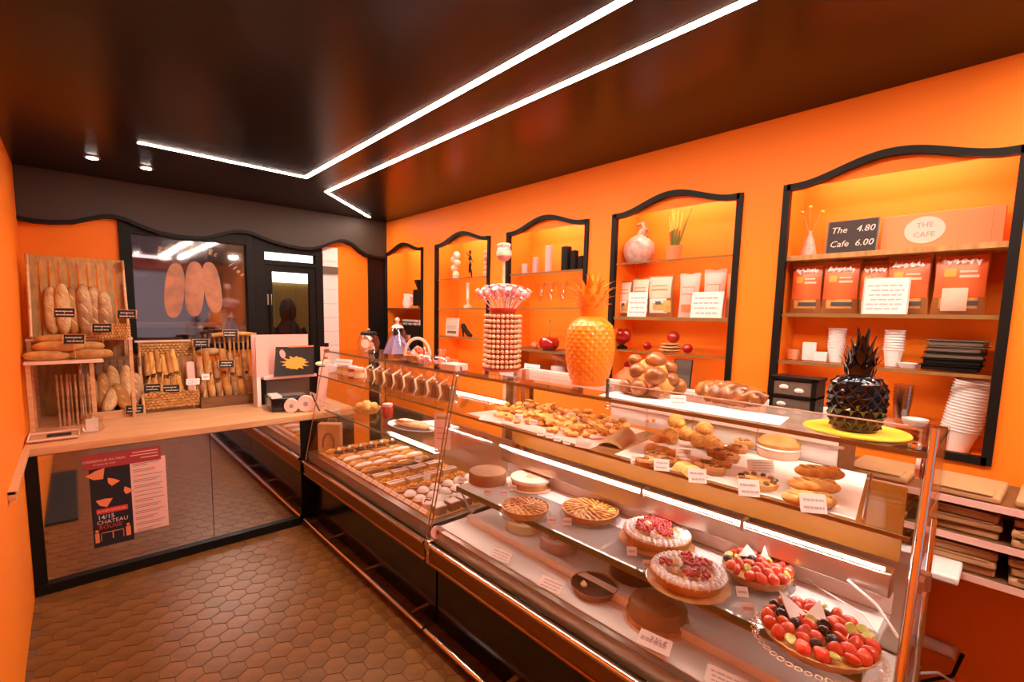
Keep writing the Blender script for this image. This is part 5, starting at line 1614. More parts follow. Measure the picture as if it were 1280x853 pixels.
# two-tier black rack behind the braided loaf
rk = T('drawer_rack', 'small black two-tier rack with clear drawers behind the braided loaf', 'rack', (2.02, 0.56, 1.30), FX)
A('frame', MB().box(-0.075, -0.066, -0.05, 0.06, 0, 0.135).box(0.060, 0.075, -0.05, 0.06, 0, 0.135).box(-0.075, 0.08, -0.05, 0.06, 0.128, 0.138).box(-0.075, 0.075, -0.05, 0.06, 0.062, 0.070).box(-0.075, 0.075, -0.05, 0.06, 0, 0.008), 'black', rk)
A('drawer', MB().box(-0.064, 0.058, -0.046, 0.055, 0.010, 0.058), 'greytray', rk)
A('drawer', MB().box(-0.064, 0.058, -0.046, 0.055, 0.072, 0.122), 'greytray', rk)
for x, zz in ((-0.035, 0.035), (0.02, 0.09), (-0.03, 0.10)):
    A('sachet', MB().ell((x, -0.047, zz), (0.016, 0.003, 0.010), 8, 5), 'cup', rk)
# worktop behind the counter carrying it
wt = T('back_worktop', 'worktop behind the near counter, under the black rack', 'counter', (2.135, 0.60, 0))
A('top', MB().box(-0.13, 0.14, -0.20, 1.6, 1.27, 1.298), 'enamel', wt)
A('leg', MB().box(-0.12, 0.13, -0.19, -0.16, 0, 1.27), 'darkwood', wt)
A('leg', MB().box(-0.12, 0.13, 1.55, 1.58, 0, 1.27), 'darkwood', wt)

# second niche
z = 1.9855
t = T('gourd_vase', 'round speckled pinkish ceramic gourd with curled neck', 'vase', (2.73, 1.700, z))
A('body', MB().lathe([(0.05, 0), (0.085, 0.03), (0.10, 0.08), (0.088, 0.13), (0.05, 0.165), (0.028, 0.178)], 26), 'gourd', t)
A('neck', MB().tube([(0, 0.0, 0.165), (0, -0.015, 0.20), (0, -0.035, 0.225), (0, -0.02, 0.25), (0, 0.02, 0.245)], [0.026, 0.02, 0.016, 0.014, 0.008], 10), 'gourd', t)
A('handle', MB().tube([(0, -0.03, 0.22), (0, -0.055, 0.20), (0, -0.06, 0.17), (0, -0.045, 0.145)], 0.007, 8), 'greytray', t)
t = T('stem_pot', 'orange pot of upright green and orange stems', 'plant', (2.73, 1.462, z))
A('pot', MB().lathe([(0.038, 0), (0.046, 0.08), (0.048, 0.09), (0.043, 0.09), (0.040, 0.07), (0, 0.07)], 20), 'orangeprint', t)
for i, (a, lean, L, m) in enumerate(((0, 0.02, 0.24, 'green'), (1.2, 0.05, 0.25, 'green'), (2.4, 0.04, 0.22, 'green'), (3.4, 0.06, 0.23, 'green'), (-1.57, 0.33, 0.24, 'green'), (4.2, 0.05, 0.24, 'green'), (1.7, 0.12, 0.21, 'cherry'), (5.2, 0.1, 0.22, 'green'))):
    s = A('stem', MB().tube([(0.015 * math.cos(a), 0.015 * math.sin(a), 0.06), (0.015 * math.cos(a) + L * 0.5 * lean * math.cos(a), 0.015 * math.sin(a) + L * 0.5 * lean * math.sin(a), 0.06 + L * 0.55)], 0.0065, 6), m, t)
    A('stem_tip', MB().tube([(0.015 * math.cos(a) + L * 0.5 * lean * math.cos(a), 0.015 * math.sin(a) + L * 0.5 * lean * math.sin(a), 0.06 + L * 0.55), (0.015 * math.cos(a) + L * lean * math.cos(a), 0.015 * math.sin(a) + L * lean * math.sin(a), 0.06 + L)], [0.0065, 0.003], 6), 'flame' if i != 4 else 'green', s)
for i, (y, w_, h_, k, l) in enumerate(((1.765, 0.09, 0.225, 0, 'cream snack bag at the left end of the second niche'), (1.655, 0.13, 0.24, 0, 'cream snack bag behind the tilted white card'), (1.520, 0.17, 0.25, 0, 'widest cream snack bag in the second niche'))):
    snack_bag((2.71, y, 1.651), w_, h_, 0.06, l, 'bagcream', 'cream', None, FX, i + 20)
for i, (y, w_, h_, l) in enumerate(((1.345, 0.125, 0.255, 'tall pink paper pouch right of the widest cream bag'), (1.200, 0.125, 0.27, 'tall pink paper pouch behind the right white card'))):
    t = T('paper_pouch', l, 'snack bag', (2.72, y, 1.651), FX)
    A('pouch', pillow(w_, h_, 0.06, 'pinkpaper'), 'pinkpaper', t)
    A('label_frame', curved(-w_ * 0.30, w_ * 0.32, h_ * 0.52, h_ * 0.70, w_, h_, 0.06), 'orangeprint', t)
    A('label', curved(-w_ * 0.27, w_ * 0.29, h_ * 0.54, h_ * 0.68, w_, h_, 0.06, 0.003), 'pinkpaper', t)
    A('window', curved(-w_ * 0.28, w_ * 0.20, h_ * 0.12, h_ * 0.30, w_, h_, 0.06, 0.003), 'orangeprint', t)
t = T('paper_pouch', 'brown pouch at the right end of the second niche', 'snack bag', (2.72, 1.095, 1.651), FX)
A('pouch', pillow(0.075, 0.24, 0.05, 'kraft'), 'kraft', t)
card((2.64, 1.64, 1.651), 0.115, 0.155, 'tilted narrow white card leaning on the cream bags', FX + 0.35, lines=4, tilt=0.18)
card((2.635, 1.205, 1.651), 0.175, 0.145, 'wide white printed card before the pink paper pouches', FX, lines=4, tilt=0.12)
z = 1.4405
for y, r, dz, x, l in ((1.430, 0.036, 0.054, 2.72, 'glossy dark red cherry ball lying on the wooden dishes'), (1.600, 0.026, 0, 2.72, 'small glossy red cherry ball left of the wooden dishes'), (1.332, 0.029, 0, 2.71, 'small glossy red cherry ball right of the wooden dishes')):
    ONE('cherry_ball', MB().ell((0, 0, r), r, 18, 12), 'cherry', l, 'ornament', (x, y, z + dz))
t = T('wooden_dish', 'pale stacked wooden dishes under the cherry ball', 'dish', (2.72, 1.445, z))
for i in range(3):
    A('plate', MB().lathe([(0.035 - 0.004 * i, 0.018 * i), (0.07 - 0.006 * i, 0.018 * i + 0.012), (0.066 - 0.006 * i, 0.018 * i + 0.017), (0, 0.018 * i + 0.016)], 24), 'wood', t)
t = T('heart_ornament', 'glossy dark red heart ornament on a black foot behind the pineapple', 'ornament', (2.70, 1.772, z))
A('heart', MB().ell((0, 0.022, 0.085), (0.03, 0.038, 0.045), 16, 10).ell((0, -0.024, 0.085), (0.03, 0.038, 0.045), 16, 10).lathe([(0.008, 0.025), (0.045, 0.065), (0.03, 0.08)], 16), 'cherry', t)
A('foot', MB().lathe([(0.034, 0), (0.036, 0.012), (0.016, 0.02), (0.010, 0.032), (0, 0.032)], 18), 'black', t)
t = card((2.70, 1.355, NZ0 + 0.09), 0.10, 0.19, 'black-framed dark tablet behind the brioche heap', FX, 'greytray', 0.10, 0, cat='tablet', name='tablet', frame='black')
ONE('riser_box', MB().box(-0.08, 0.08, -0.12, 0.12, 0, 0.088), 'orangeprint', 'orange riser under the black-framed tablet', 'box', (2.75, 1.36, NZ0 + 0.001))
t = T('lamp_globe', 'orange glass globe behind the orange pineapple', 'ornament', (2.72, 1.74, NZ0 + 0.001))
A('globe', MB().lathe([(0.04, 0), (0.085, 0.04), (0.095, 0.09), (0.07, 0.15), (0.025, 0.185), (0.018, 0.20)], 22), 'orangeprint', t)
A('stopper', MB().ell((0, 0, 0.215), (0.022, 0.022, 0.02)), 'cherry', t)

# third niche
z = 1.9685
for y, r, h, m, l in ((2.715, 0.026, 0.085, 'pink', 'short pink pillar candle, leftmost in the third niche'), (2.597, 0.025, 0.125, 'pink', 'middle-height pink pillar candle'), (2.462, 0.027, 0.200, 'pink', 'tallest pink pillar candle'),
                      (2.290, 0.038, 0.180, 'black', 'tallest black pillar candle'), (2.214, 0.028, 0.145, 'black', 'middle black pillar candle'), (2.148, 0.026, 0.102, 'black', 'shortest black pillar candle')):
    t = T('pillar_candle', l, 'candle', (2.72, y, z))
    A('wax', MB().lathe([(r, 0), (r, h - 0.004), (r - 0.004, h), (0, h - 0.003)], 18), m, t)
    A('wick', MB().cyl((0, 0, h - 0.003), 0.0015, 0.012, 5), 'black', t)
for y, l in ((2.54, 'clear cone glass, left of three under the candles'), (2.44, 'clear cone glass, middle of three under the candles'), (2.32, 'clear cone glass, right of three under the candles')):
    t = T('cone_glass', l, 'glass', (2.72, y, 1.7085))
    A('bowl', MB().lathe([(0.008, 0.045), (0.05, 0.185), (0.048, 0.185), (0.006, 0.048)], 18), 'fineglass', t)
    A('foot', MB().lathe([(0.035, 0), (0.008, 0.006), (0.006, 0.045), (0, 0.046)], 16), 'fineglass', t)
    A('stirrer', MB().tube([(0, 0.0, 0.06), (0, -0.05, 0.20)], 0.003, 5), 'greytray', t)
t = T('cherry_ornament', 'big glossy red cherry with long dark stem', 'ornament', (2.70, 2.415, 1.3855))
A('fruit', MB().lathe([(0, 0), (0.05, 0.004), (0.078, 0.035), (0.080, 0.065), (0.062, 0.095), (0.025, 0.100), (0, 0.092)], 24), 'cherry', t)
A('stem', MB().tube([(0, 0, 0.09), (0, -0.008, 0.16), (0, -0.004, 0.235)], [0.004, 0.003, 0.006], 6), 'green', t)
ONE('sugar_ball', MB().ell((0, 0, 0.028), 0.028, 16, 10), 'orangeprint', 'small orange ball left of the big red cherry', 'ornament', (2.71, 2.575, 1.3855))
t = card((2.68, 2.575, NZ0 + 0.05), 0.17, 0.095, 'white card in a black frame behind the lollipop stand', FX, 'white', 0.1, 2, cat='card', name='framed_card', frame='black')
ONE('riser_box', MB().box(-0.06, 0.06, -0.28, 0.28, 0, 0.048), 'wood', 'low pale riser at the bottom of the third niche', 'box', (2.72, 2.42, NZ0 + 0.001))
t = T('storage_jar', 'clear storage jar with white label left of the orange pineapple', 'jar', (2.71, 2.325, NZ0 + 0.05))
A('glass_body', MB().lathe([(0.055, 0), (0.06, 0.02), (0.06, 0.12), (0.045, 0.15), (0.045, 0.165)], 22), 'clearplastic', t)
A('contents', MB().lathe([(0.05, 0.004), (0.054, 0.02), (0.054, 0.10), (0, 0.105)], 20), 'cup', t)
A('lid', MB().lathe([(0.048, 0.166), (0.048, 0.185), (0, 0.186)], 20), 'orangeprint', t)

# fourth niche
z = 1.9685
t = T('bubble_figurine', 'pale figurine of stacked bubbles in the fourth niche', 'ornament', (2.72, 3.625, z))
A('base', MB().lathe([(0.03, 0), (0.03, 0.02), (0, 0.02)], 16), 'bagcream', t)
for y, zz, r in ((0, 0.045, 0.034), (0.022, 0.105, 0.036), (-0.018, 0.155, 0.032), (0.03, 0.185, 0.034), (-0.008, 0.222, 0.036)):
    A('bubble', MB().ell((0, y, zz), r, 14, 9), 'bagcream', t)
t = T('dancer_figurine', 'thin dark bronze dancer figurine with raised arms', 'ornament', (2.72, 3.415, z))
A('base', MB().lathe([(0.028, 0), (0.028, 0.015), (0, 0.016)], 16), 'greytray', t)
A('body', MB().tube([(0, 0.0, 0.012), (0, 0.008, 0.07), (0, -0.006, 0.13), (0, 0.006, 0.18), (0, 0.0, 0.21), (0, 0, 0.225)], [0.006, 0.010, 0.014, 0.016, 0.009, 0.006], 10), 'black', t)
A('head', MB().ell((0, 0.0, 0.24), (0.013, 0.013, 0.016)), 'black', t)
A('arm', MB().tube([(0, 0.01, 0.20), (0, 0.035, 0.215), (0, 0.05, 0.245)], [0.006, 0.005, 0.004], 7), 'black', t)
A('arm', MB().tube([(0, -0.01, 0.20), (0, -0.025, 0.165), (0, -0.045, 0.15)], [0.006, 0.005, 0.004], 7), 'black', t)
A('leg', MB().tube([(0, 0.0, 0.10), (0, -0.02, 0.06), (0, -0.028, 0.014)], [0.011, 0.008, 0.005], 8), 'black', t)
t = T('bubble_figurine', 'slim pale figurine at the right edge of the fourth niche', 'ornament', (2.72, 3.185, z))
for zz, r in ((0.03, 0.03), (0.08, 0.024), (0.125, 0.022), (0.17, 0.026), (0.21, 0.024)):
    A('bubble', MB().ell((0, 0, zz), r, 12, 8), 'gourd', t)
t = T('candlestick', 'slim white candlestick on the middle shelf of the fourth niche', 'candlestick', (2.72, 3.44, 1.7005))
A('foot', MB().lathe([(0.035, 0), (0.038, 0.02), (0.012, 0.035), (0.010, 0.07), (0.02, 0.08), (0.020, 0.09), (0, 0.09)], 18), 'bagcream', t)
A('candle', MB().cyl((0, 0, 0.09), 0.014, 0.14, 12), 'white', t)
t = card((2.70, 3.66, 1.4405), 0.19, 0.165, 'white framed picture in the fourth niche', FX, 'bagcream', 0.08, 1, cat='picture', name='picture_frame', frame='white')
A('dark_band', MB().box(-0.07, 0.07, -0.0012, 0.0004, 0.02, 0.045, Matrix.Rotation(-0.08, 4, 'X')), 'greytray', t)
t = T('shoe_ornament', 'little black high-heeled shoe ornament beside the white picture', 'ornament', (2.70, 3.42, 1.4405))
A('shoe', MB().tube([(0, -0.065, 0.012), (0, -0.03, 0.020), (0, 0.015, 0.055), (0, 0.05, 0.085), (0, 0.066, 0.11)], [0.012, 0.022, 0.020, 0.026, 0.020], 12), 'black', t)
A('heel', MB().tube([(0, 0.062, 0.085), (0, 0.055, 0.0)], [0.013, 0.005], 8), 'black', t)
# corner niche: mugs, coffee machine
z = 1.7005
t = T('coffee_grinder', 'black coffee grinder in the far corner niche', 'grinder', (2.72, 4.20, z))
A('body', MB().box(-0.06, 0.06, -0.085, 0.085, 0, 0.19), 'black', t, bevel=0.006)
A('hopper', MB().lathe([(0.05, 0.19), (0.08, 0.27), (0.082, 0.285), (0, 0.286)], 20), 'gloss_black', t)
A('tray', MB().box(-0.10, -0.06, -0.08, 0.08, 0, 0.02), 'chrome', t)
t = T('milk_jug', 'pale jug beside the black grinder in the far corner niche', 'jug', (2.72, 4.47, z))
A('body', MB().lathe([(0.05, 0), (0.065, 0.05), (0.05, 0.12), (0.055, 0.15), (0.05, 0.15), (0.04, 0.1), (0, 0.02)], 20), 'cup', t)
A('handle', MB().tube([(0, -0.055, 0.13), (0, -0.10, 0.11), (0, -0.09, 0.05), (0, -0.058, 0.04)], 0.008, 7), 'cup', t)
t = T('coffee_machine', 'dark coffee machine at the bottom of the far corner niche', 'coffee machine', (2.73, 4.40, NZ0 + 0.001))
A('body', MB().box(-0.09, 0.10, -0.26, 0.26, 0.02, 0.40), 'black', t, bevel=0.01)
A('foot', MB().box(-0.07, 0.08, -0.24, 0.24, 0, 0.02), 'black', t)
A('group_head', MB().cyl((-0.10, -0.10, 0.24), 0.035, 0.06).cyl((-0.10, 0.10, 0.24), 0.035, 0.06), 'chrome', t)
A('cup_rail', MB().tube([(-0.085, -0.25, 0.43), (-0.085, 0.25, 0.43)], 0.006), 'chrome', t)
for y in (-0.15, -0.06, 0.05, 0.15):
    A('cup', MB().lathe([(0.022, 0.40), (0.036, 0.455), (0.032, 0.455), (0, 0.41)], 14, (0, y, 0)), 'cup', t)

# ================================================================== shelves under the nearest niche
for zz, l in ((1.045, 'brown wooden shelf just below the nearest niche'), (0.915, 'brown shelf of paper bags, second below the nearest niche'), (0.785, 'lowest brown shelf below the nearest niche')):
    t = T('wall_shelf', l, 'shelf', (2.58, 0.35, zz))
    A('board', MB().box(-0.32, 0.015, -0.75, 0.75, -0.018, 0), 'darkwood', t)
    A('lip', MB().box(-0.324, -0.32, -0.75, 0.75, -0.020, 0.004), 'pinkpaper', t)
    for y in (-0.7, 0.7):
        A('bracket', MB().box(-0.25, 0.018, y - 0.01, y + 0.01, -0.035, -0.018), 'black', t)
rnd = random.Random(14)
k = 0
for zz in (0.785, 0.915, 1.045):
    for y in (-0.12, 0.10, 0.34, 0.62, 0.86):
        n = (3 if y < 0.2 else 2) if zz < 1 else 1
        for i in range(n):
            t = T('paper_bag', 'flat folded kraft bag stacked on a shelf below the nearest niche', 'paper bag', (2.41 + rnd.uniform(-0.015, 0.015), y, zz + 0.001 + 0.031 * i), rnd.uniform(-0.06, 0.06), 'folded kraft bags')
            A('sheet', MB().box(-0.13, 0.13, -0.095, 0.095, 0, 0.026), 'kraft', t, bevel=0.008)
            A('flap', MB().box(-0.132, -0.03, -0.075, 0.075, 0.026, 0.0295), 'darkwood' if (i + k) % 3 == 0 else 'kraft', t)
            k += 1
ONE('paper_roll', MB().prism([(-0.13, -0.02), (0.13, -0.02), (0.13, 0.16), (-0.08, 0.165), (-0.13, 0.12)], 0, 0.03), 'cup', 'stack of white rounded paper sheets on the lowest brown shelf', 'paper', (2.25, 0.10, 0.786), bevel=0.008)
t = T('wall_pipe', 'white pipe stub on the orange wall, bottom right', 'pipe', (2.56, 0.16, 0.335))
A('tube', MB().tube([(0, -0.075, 0), (0, 0.30, 0.012)], 0.024, 14), 'cup', t)
A('end_cap', MB().tube([(0, -0.083, 0), (0, -0.073, 0)], 0.0265, 14), 'bagcream', t)
A('clip', MB().box(0.0, 0.039, 0.10, 0.12, -0.03, 0.03), 'cup', t)
t = T('floor_cable', 'pale and black cables lying at the foot of the right wall', 'cable', (2.50, 0.10, 0.0))
A('pale_cable', MB().tube([(-0.2, 0.25, 0.006), (-0.05, 0.15, 0.20), (0.02, 0.02, 0.25), (0.05, -0.03, 0.22), (0.06, -0.08, 0.006)], 0.006, 7), 'cup', t)
A('black_cable', MB().tube([(-0.10, 0.30, 0.006), (0.0, 0.10, 0.16), (0.06, -0.02, 0.24), (0.07, -0.04, 0.34)], 0.007, 7), 'black', t)
A('plug', MB().box(-0.04, 0.0, 0.06, 0.10, 0.15, 0.19), 'black', t, bevel=0.004)

# ================================================================== breads on the wooden counter
ZB = 0.859
# stand: front plank and raised rear plank on legs
st = T('bread_stand', 'wooden stand with white planks at the left end of the bread counter', 'stand', (-0.03, 4.30, ZB))
A('front_plank', MB().box(-0.205, 0.165, -0.34, -0.05, 0.437, 0.452), 'bagcream', st)
A('rear_plank', MB().box(-0.205, 0.345, -0.05, 0.40, 0.565, 0.58), 'bagcream', st)
A('back_board', MB().box(-0.205, 0.345, 0.40, 0.415, 0, 0.58), 'oak', st)
for x, y, h in ((-0.19, -0.30, 0.437), (0.105, -0.30, 0.437), (-0.19, 0.36, 0.565), (0.33, 0.36, 0.565), (-0.19, -0.03, 0.565), (0.33, -0.03, 0.565)):
    A('leg', MB().box(x - 0.011, x + 0.011, y - 0.011, y + 0.011, 0, h), 'wood', st)


def slat_crate(loc, w, h, d, label, lean=0.28, rz=0.0, n=9, m='oak', wicker_front=0.12, side=True, name='bread_crate', backm=None, cat='bread rack'):
    """leaning bread rack: slatted back and sides, low wicker front; local -Y is front"""
    t = T(name, label, cat, loc, rz)
    dy = math.tan(lean) * h
    A('bottom', MB().box(-w / 2, w / 2, -d, 0.01, 0, 0.010), m, t)
    for i in range(n):
        x = -w / 2 + w * (i + 0.5) / n
        A('back_slat', MB().box(-w / n * 0.40, w / n * 0.40, -0.004, 0.004, 0, h, Matrix(((1, 0, 0, x), (0, 1, math.tan(lean), 0), (0, 0, 1, 0.004), (0, 0, 0, 1)))), m, t)
    A('top_rail', MB().box(-w / 2, w / 2, dy - 0.012, dy + 0.010, h - 0.05, h), m, t)
    if side:
        for s in (-1, 1):
            x = s * w / 2
            A('side_rail', MB().tube([(x, -d, 0.01), (x, -d * 0.35 + dy * 0.4, h * 0.55), (x, dy - 0.06, h)], 0.009, 8), 'wood', t)
            for k in range(4):
                q = (k + 0.5) / 4
                yb_, yf_ = dy, -d + (dy - 0.06 + d) * 1.0
                A('side_slat', MB().box(x - 0.003, x + 0.003, -d * (1 - q) * 0.9, -d * (1 - q) * 0.9 + d * 0.18, 0.01, h * (0.30 + 0.66 * q),
                                        Matrix(((1, 0, 0, 0), (0, 1, math.tan(lean), 0), (0, 0, 1, 0), (0, 0, 0, 1)))), m, t)
            A('side_cap', MB().box(x - 0.004, x + 0.004, dy - 0.10, dy, h - 0.07, h), m, t)
    if wicker_front:
        weave(t, w, wicker_front, -d)
    return t


def weave(t, w, h, y, name='wicker_strand', z0=0.0, m='wicker'):
    n = max(3, int(h / 0.018))
    for j in range(n):
        z = z0 + h * (j + 0.5) / n
        pts = [(-w / 2 + w * i / 24, y + 0.004 * math.cos(PI * (i + j)), z) for i in range(25)]
        A(name, MB().tube(pts, h / n * 0.52, 6), m, t)
    mb = MB()
    for i in range(7):
        x = -w / 2 + w * i / 6
        mb.box(x - 0.004, x + 0.004, y - 0.004, y + 0.004, z0, z0 + h)
    o = A('wicker_stake', mb, m, t)
    o['kind'] = 'stuff'


# upper rack with standing loaves
c1 = slat_crate((0.045, 4.36, 1.4405), 0.50, 0.55, 0.12, 'upper slatted wooden rack of standing loaves, top left', 0.24, 0, 10, wicker_front=0.0)
wv = T('front_basket', 'shallow wicker tray front on the upper rack, under its price slates', 'basket', (0.20, 4.19, 1.4405))
weave(wv, 0.19, 0.10, 0.0)
A('floor', MB().box(-0.095, 0.095, 0.0, 0.05, 0, 0.006), 'wicker', wv)
rnd = random.Random(5)
for i, (x, m, h_) in enumerate(((-0.10, 'flour', 0.33), (-0.045, 'flour', 0.36), (0.005, 'crust', 0.34), (0.065, 'darkcrust', 0.36), (0.12, 'darkcrust', 0.35), (0.175, 'darkcrust', 0.32))):
    L = h_
    t = loaf('loaf', L, 0.085, 0.075, m, ('pale floury loaf standing leftmost in the upper rack', 'second pale floury loaf in the upper rack', 'third golden loaf in the upper rack', 'dark crusted loaf right of the golden one in the upper rack',
                                                 'dark crusted loaf, second from the right in the upper rack', 'dark crusted loaf rightmost in the upper rack')[i],
             (x, 4.385 - 0.02 * (i % 2), 1.455 + L / 2), (0, -PI / 2, PI / 2 + 0.1 * (i % 3 - 1)), 3, None, 0, seed=i)
    t.rotation_euler = (Matrix.Rotation(-0.20, 4, 'X') @ Matrix.Rotation(-PI / 2, 4, 'Y') @ Matrix.Rotation(PI / 2, 4, 'X')).to_euler()
# long breads lying on the front plank
zf = ZB + 0.4525
pile = [(-0.135, 4.075, 0, 0.225, 0.10, 0.070, 'crust', 0.10, 'brown loaf at the left end of the front plank'), (0.055, 4.10, 0, 0.19, 0.10, 0.070, 'crust', -0.10, 'brown loaf in the middle of the front plank'),
        (0.125, 4.14, 0, 0.14, 0.09, 0.065, 'crust', -0.2, 'short loaf at the right end of the front plank'), (-0.075, 4.09, 0.056, 0.25, 0.10, 0.068, 'crust', 0.0, 'brown loaf stacked second on the front plank'),
        (-0.07, 4.15, 0.098, 0.24, 0.095, 0.065, 'crust', -0.08, 'topmost brown loaf at the back of the front plank'), (0.07, 4.16, 0.052, 0.17, 0.085, 0.062, 'crust', 0.15, 'pale-ended loaf right behind the slate on the front plank')]
for i, (x, y, dz, L, W, H_, m, a, l) in enumerate(pile):
    loaf('loaf', L, W, H_, m, l, (x, y, zf + H_ * 0.42 + dz), (0, 0, a), 0, None, 0.0, seed=30 + i)
# lower crate with crusty loaves
c2 = slat_crate((0.190, 4.44, ZB), 0.34, 0.42, 0.13, 'lower wooden crate of crusty loaves on the counter', 0.30, 0, 8, 'darkwood', 0.0)
A('front_board', MB().box(-0.17, 0.17, -0.14, -0.13, 0, 0.055), 'wood', c2)
for i, (x, z0, m, L, tl) in enumerate(((-0.13, 0.02, 'darkcrust', 0.27, 0.0), (-0.06, 0.015, 'crust', 0.30, 0.05), (0.01, 0.06, 'flour', 0.30, -0.05), (0.085, 0.05, 'flour', 0.31, 0.08), (0.14, 0.02, 'darkcrust', 0.28, 0.12),
                                       (-0.02, 0.015, 'flour', 0.20, 0.35), (0.05, 0.02, 'crust', 0.22, -0.25))):
    t = loaf('loaf', L, 0.085, 0.075, m, ('dark loaf leftmost in the lower crate', 'golden loaf second in the lower crate', 'floury loaf in the middle of the lower crate', 'floury loaf right of the middle in the lower crate', 'dark loaf rightmost in the lower crate',
                                         'short floury loaf at the front of the lower crate', 'short golden loaf at the front of the lower crate')[i], (0, 0, 0), (0, 0, 0), 3, None, 0.1, seed=50 + i)
    t.location = (0.19 + x * 0.9, 4.41 - (0.06 if i > 4 else 0) + 0.3 * z0, ZB + 0.012 + z0 + L / 2)
    t.rotation_euler = (Matrix.Rotation(-0.24, 4, 'X') @ Matrix.Rotation(tl, 4, 'Y') @ Matrix.Rotation(-PI / 2, 4, 'Y') @ Matrix.Rotation(PI / 2, 4, 'X')).to_euler()
# thin dark sticks behind the stand
for i in range(9):
    tag(A('bread_stick', MB().tube([(0, 0, 0), (0.004 * (i % 3 - 1), 0.03, 0.34)], [0.008, 0.007], 7), 'darkcrust', None, (-0.10 + 0.022 * i, 4.20 + 0.01 * (i % 2), ZB + 0.001)),
        'thin dark breadstick standing in the shade under the front plank', 'bread', 'breadsticks under the plank')
# basket of thin baguettes
b3 = slat_crate((0.548, 4.50, ZB + 0.025), 0.36, 0.50, 0.12, 'wicker-fronted basket of thin baguettes below the inner window', 0.17, 0, 9, 'oak', 0.0)
weave(b3, 0.35, 0.125, -0.125)
weave(b3, 0.34, 0.10, 0.065, 'wicker_strand', 0.385)
A('white_strip', MB().box(-0.20, 0.17, 0.06, 0.09, 0.50, 0.515), 'bagcream', b3)
A('foot_board', MB().box(-0.18, 0.18, -0.12, 0.01, -0.024, 0), 'darkwood', b3)
for i in range(6):
    baguette(0.40 + 0.02 * (i % 3), 0.022, 'pastry' if i % 2 else 'crust', 'thin golden baguette standing in the wicker basket below the window', (0.42 + 0.042 * i, 4.43 + 0.006 * (i % 2), ZB + 0.037), (-0.14, 0.02 * (i - 2), 0.3 * i), 'thin baguettes below the window')
t = T('bread_bag', 'pinkish white paper bread bag at the right end of the baguette basket', 'paper bag', (0.685, 4.40, ZB + 0.038), 0)
A('bag', MB().box(-0.028, 0.028, -0.015, 0.015, 0, 0.33, Matrix(((1, 0, 0, 0), (0, 1, 0.15, 0), (0, 0, 1, 0), (0, 0, 0, 1)))), 'pinkpaper', t, bevel=0.006)
# two crates of dark breads in a wooden tray
tr = T('wooden_tray', 'low brown wooden tray holding dark breads, right of the baguette basket', 'tray', (0.945, 4.42, ZB))
A('front', MB().box(-0.215, 0.215, -0.09, -0.078, 0, 0.085), 'darkwood', tr)
A('back', MB().box(-0.215, 0.215, 0.15, 0.162, 0, 0.085), 'darkwood', tr)
A('side', MB().box(-0.215, -0.203, -0.078, 0.15, 0, 0.085), 'darkwood', tr)
A('side', MB().box(0.203, 0.215, -0.078, 0.15, 0, 0.085), 'darkwood', tr)
A('floor', MB().box(-0.203, 0.203, -0.078, 0.15, 0, 0.010), 'darkwood', tr)
tb2 = T('tall_basket', 'tall woven basket with hoop rim at the right end of the breads', 'basket', (1.035, 4.50, ZB + 0.011))
for s in range(9):
    x = -0.13 + 0.0325 * s
    A('stake', MB().tube([(x, 0.0, 0), (x * 1.06, 0.05, 0.30), (x * 1.15, 0.07, 0.56)], 0.008, 6), 'wicker', tb2)
A('rim', MB().tube([(-0.17, 0.04, 0.56), (-0.08, 0.03, 0.575), (0.08, 0.03, 0.575), (0.17, 0.04, 0.56)], 0.018, 8), 'wicker', tb2)
weave(tb2, 0.27, 0.09, 0.012, 'wicker_strand', 0.02)
for i in range(7):
    L = (0.40, 0.44, 0.36, 0.46, 0.43, 0.38, 0.45)[i]
    baguette(L, 0.030 if i % 2 else 0.026, 'darkcrust' if i % 2 == 0 else 'crust', ('dark rough loaf standing leftmost in the brown tray', 'golden loaf second in the brown tray', 'dark rough loaf third in the brown tray', 'golden loaf in the middle of the brown tray',
             'dark rough loaf right of the middle in the brown tray', 'golden loaf second from right in the brown tray', 'dark rough loaf rightmost in the brown tray')[i], (0.775 + 0.057 * i, 4.38 + 0.012 * (i % 3), ZB + 0.0115), (-0.10, 0.03 * (i - 3), 0.4 * i), None)
t = T('seed_bun', 'round seeded bun lying on top of the left dark breads', 'bread', (0.83, 4.46, ZB + 0.50))
t.location.z = ZB + 0.44
A('bun', MB().ell((0, 0, 0), (0.10, 0.05, 0.035), 16, 8), 'darkcrust', t)
# price slates
for loc, l in (((-0.039, 4.16, 1.612), 'price slate on the upper rack, left'), ((0.143, 4.14, 1.513), 'price slate on the wicker front of the upper rack'), ((0.28, 4.15, 1.606), 'price slate at the right corner of the upper rack'),
               ((-0.002, 4.02, 1.447), 'price slate stuck in the loaves on the front plank'), ((0.299, 4.26, 0.917), 'price slate in front of the lower crate'), ((0.42, 4.36, 1.052), 'small price slate left on the baguette basket'),
               ((0.54, 4.36, 1.035), 'price slate centred on the baguette basket'), ((0.752, 4.36, 1.382), 'price slate above the left dark breads'), ((0.97, 4.38, 1.454), 'price slate on the rim of the tall basket'),
               ((0.918, 4.32, 1.21), 'price slate among the golden loaves in the brown tray')):
    slate(Vector(loc) - Vector((0, 0, 0.03)), l)
card(Vector((0.68, 4.33, 1.077)) - Vector((0, 0, 0.02)), 0.09, 0.05, 'white price card lying low on the baguette basket', -0.2, lines=2, pick=0.2)
card(Vector((0.767, 4.32, 1.11)) - Vector((0, 0, 0.02)), 0.055, 0.05, 'white price card left on the dark breads', -0.2, lines=1, pick=0.15)
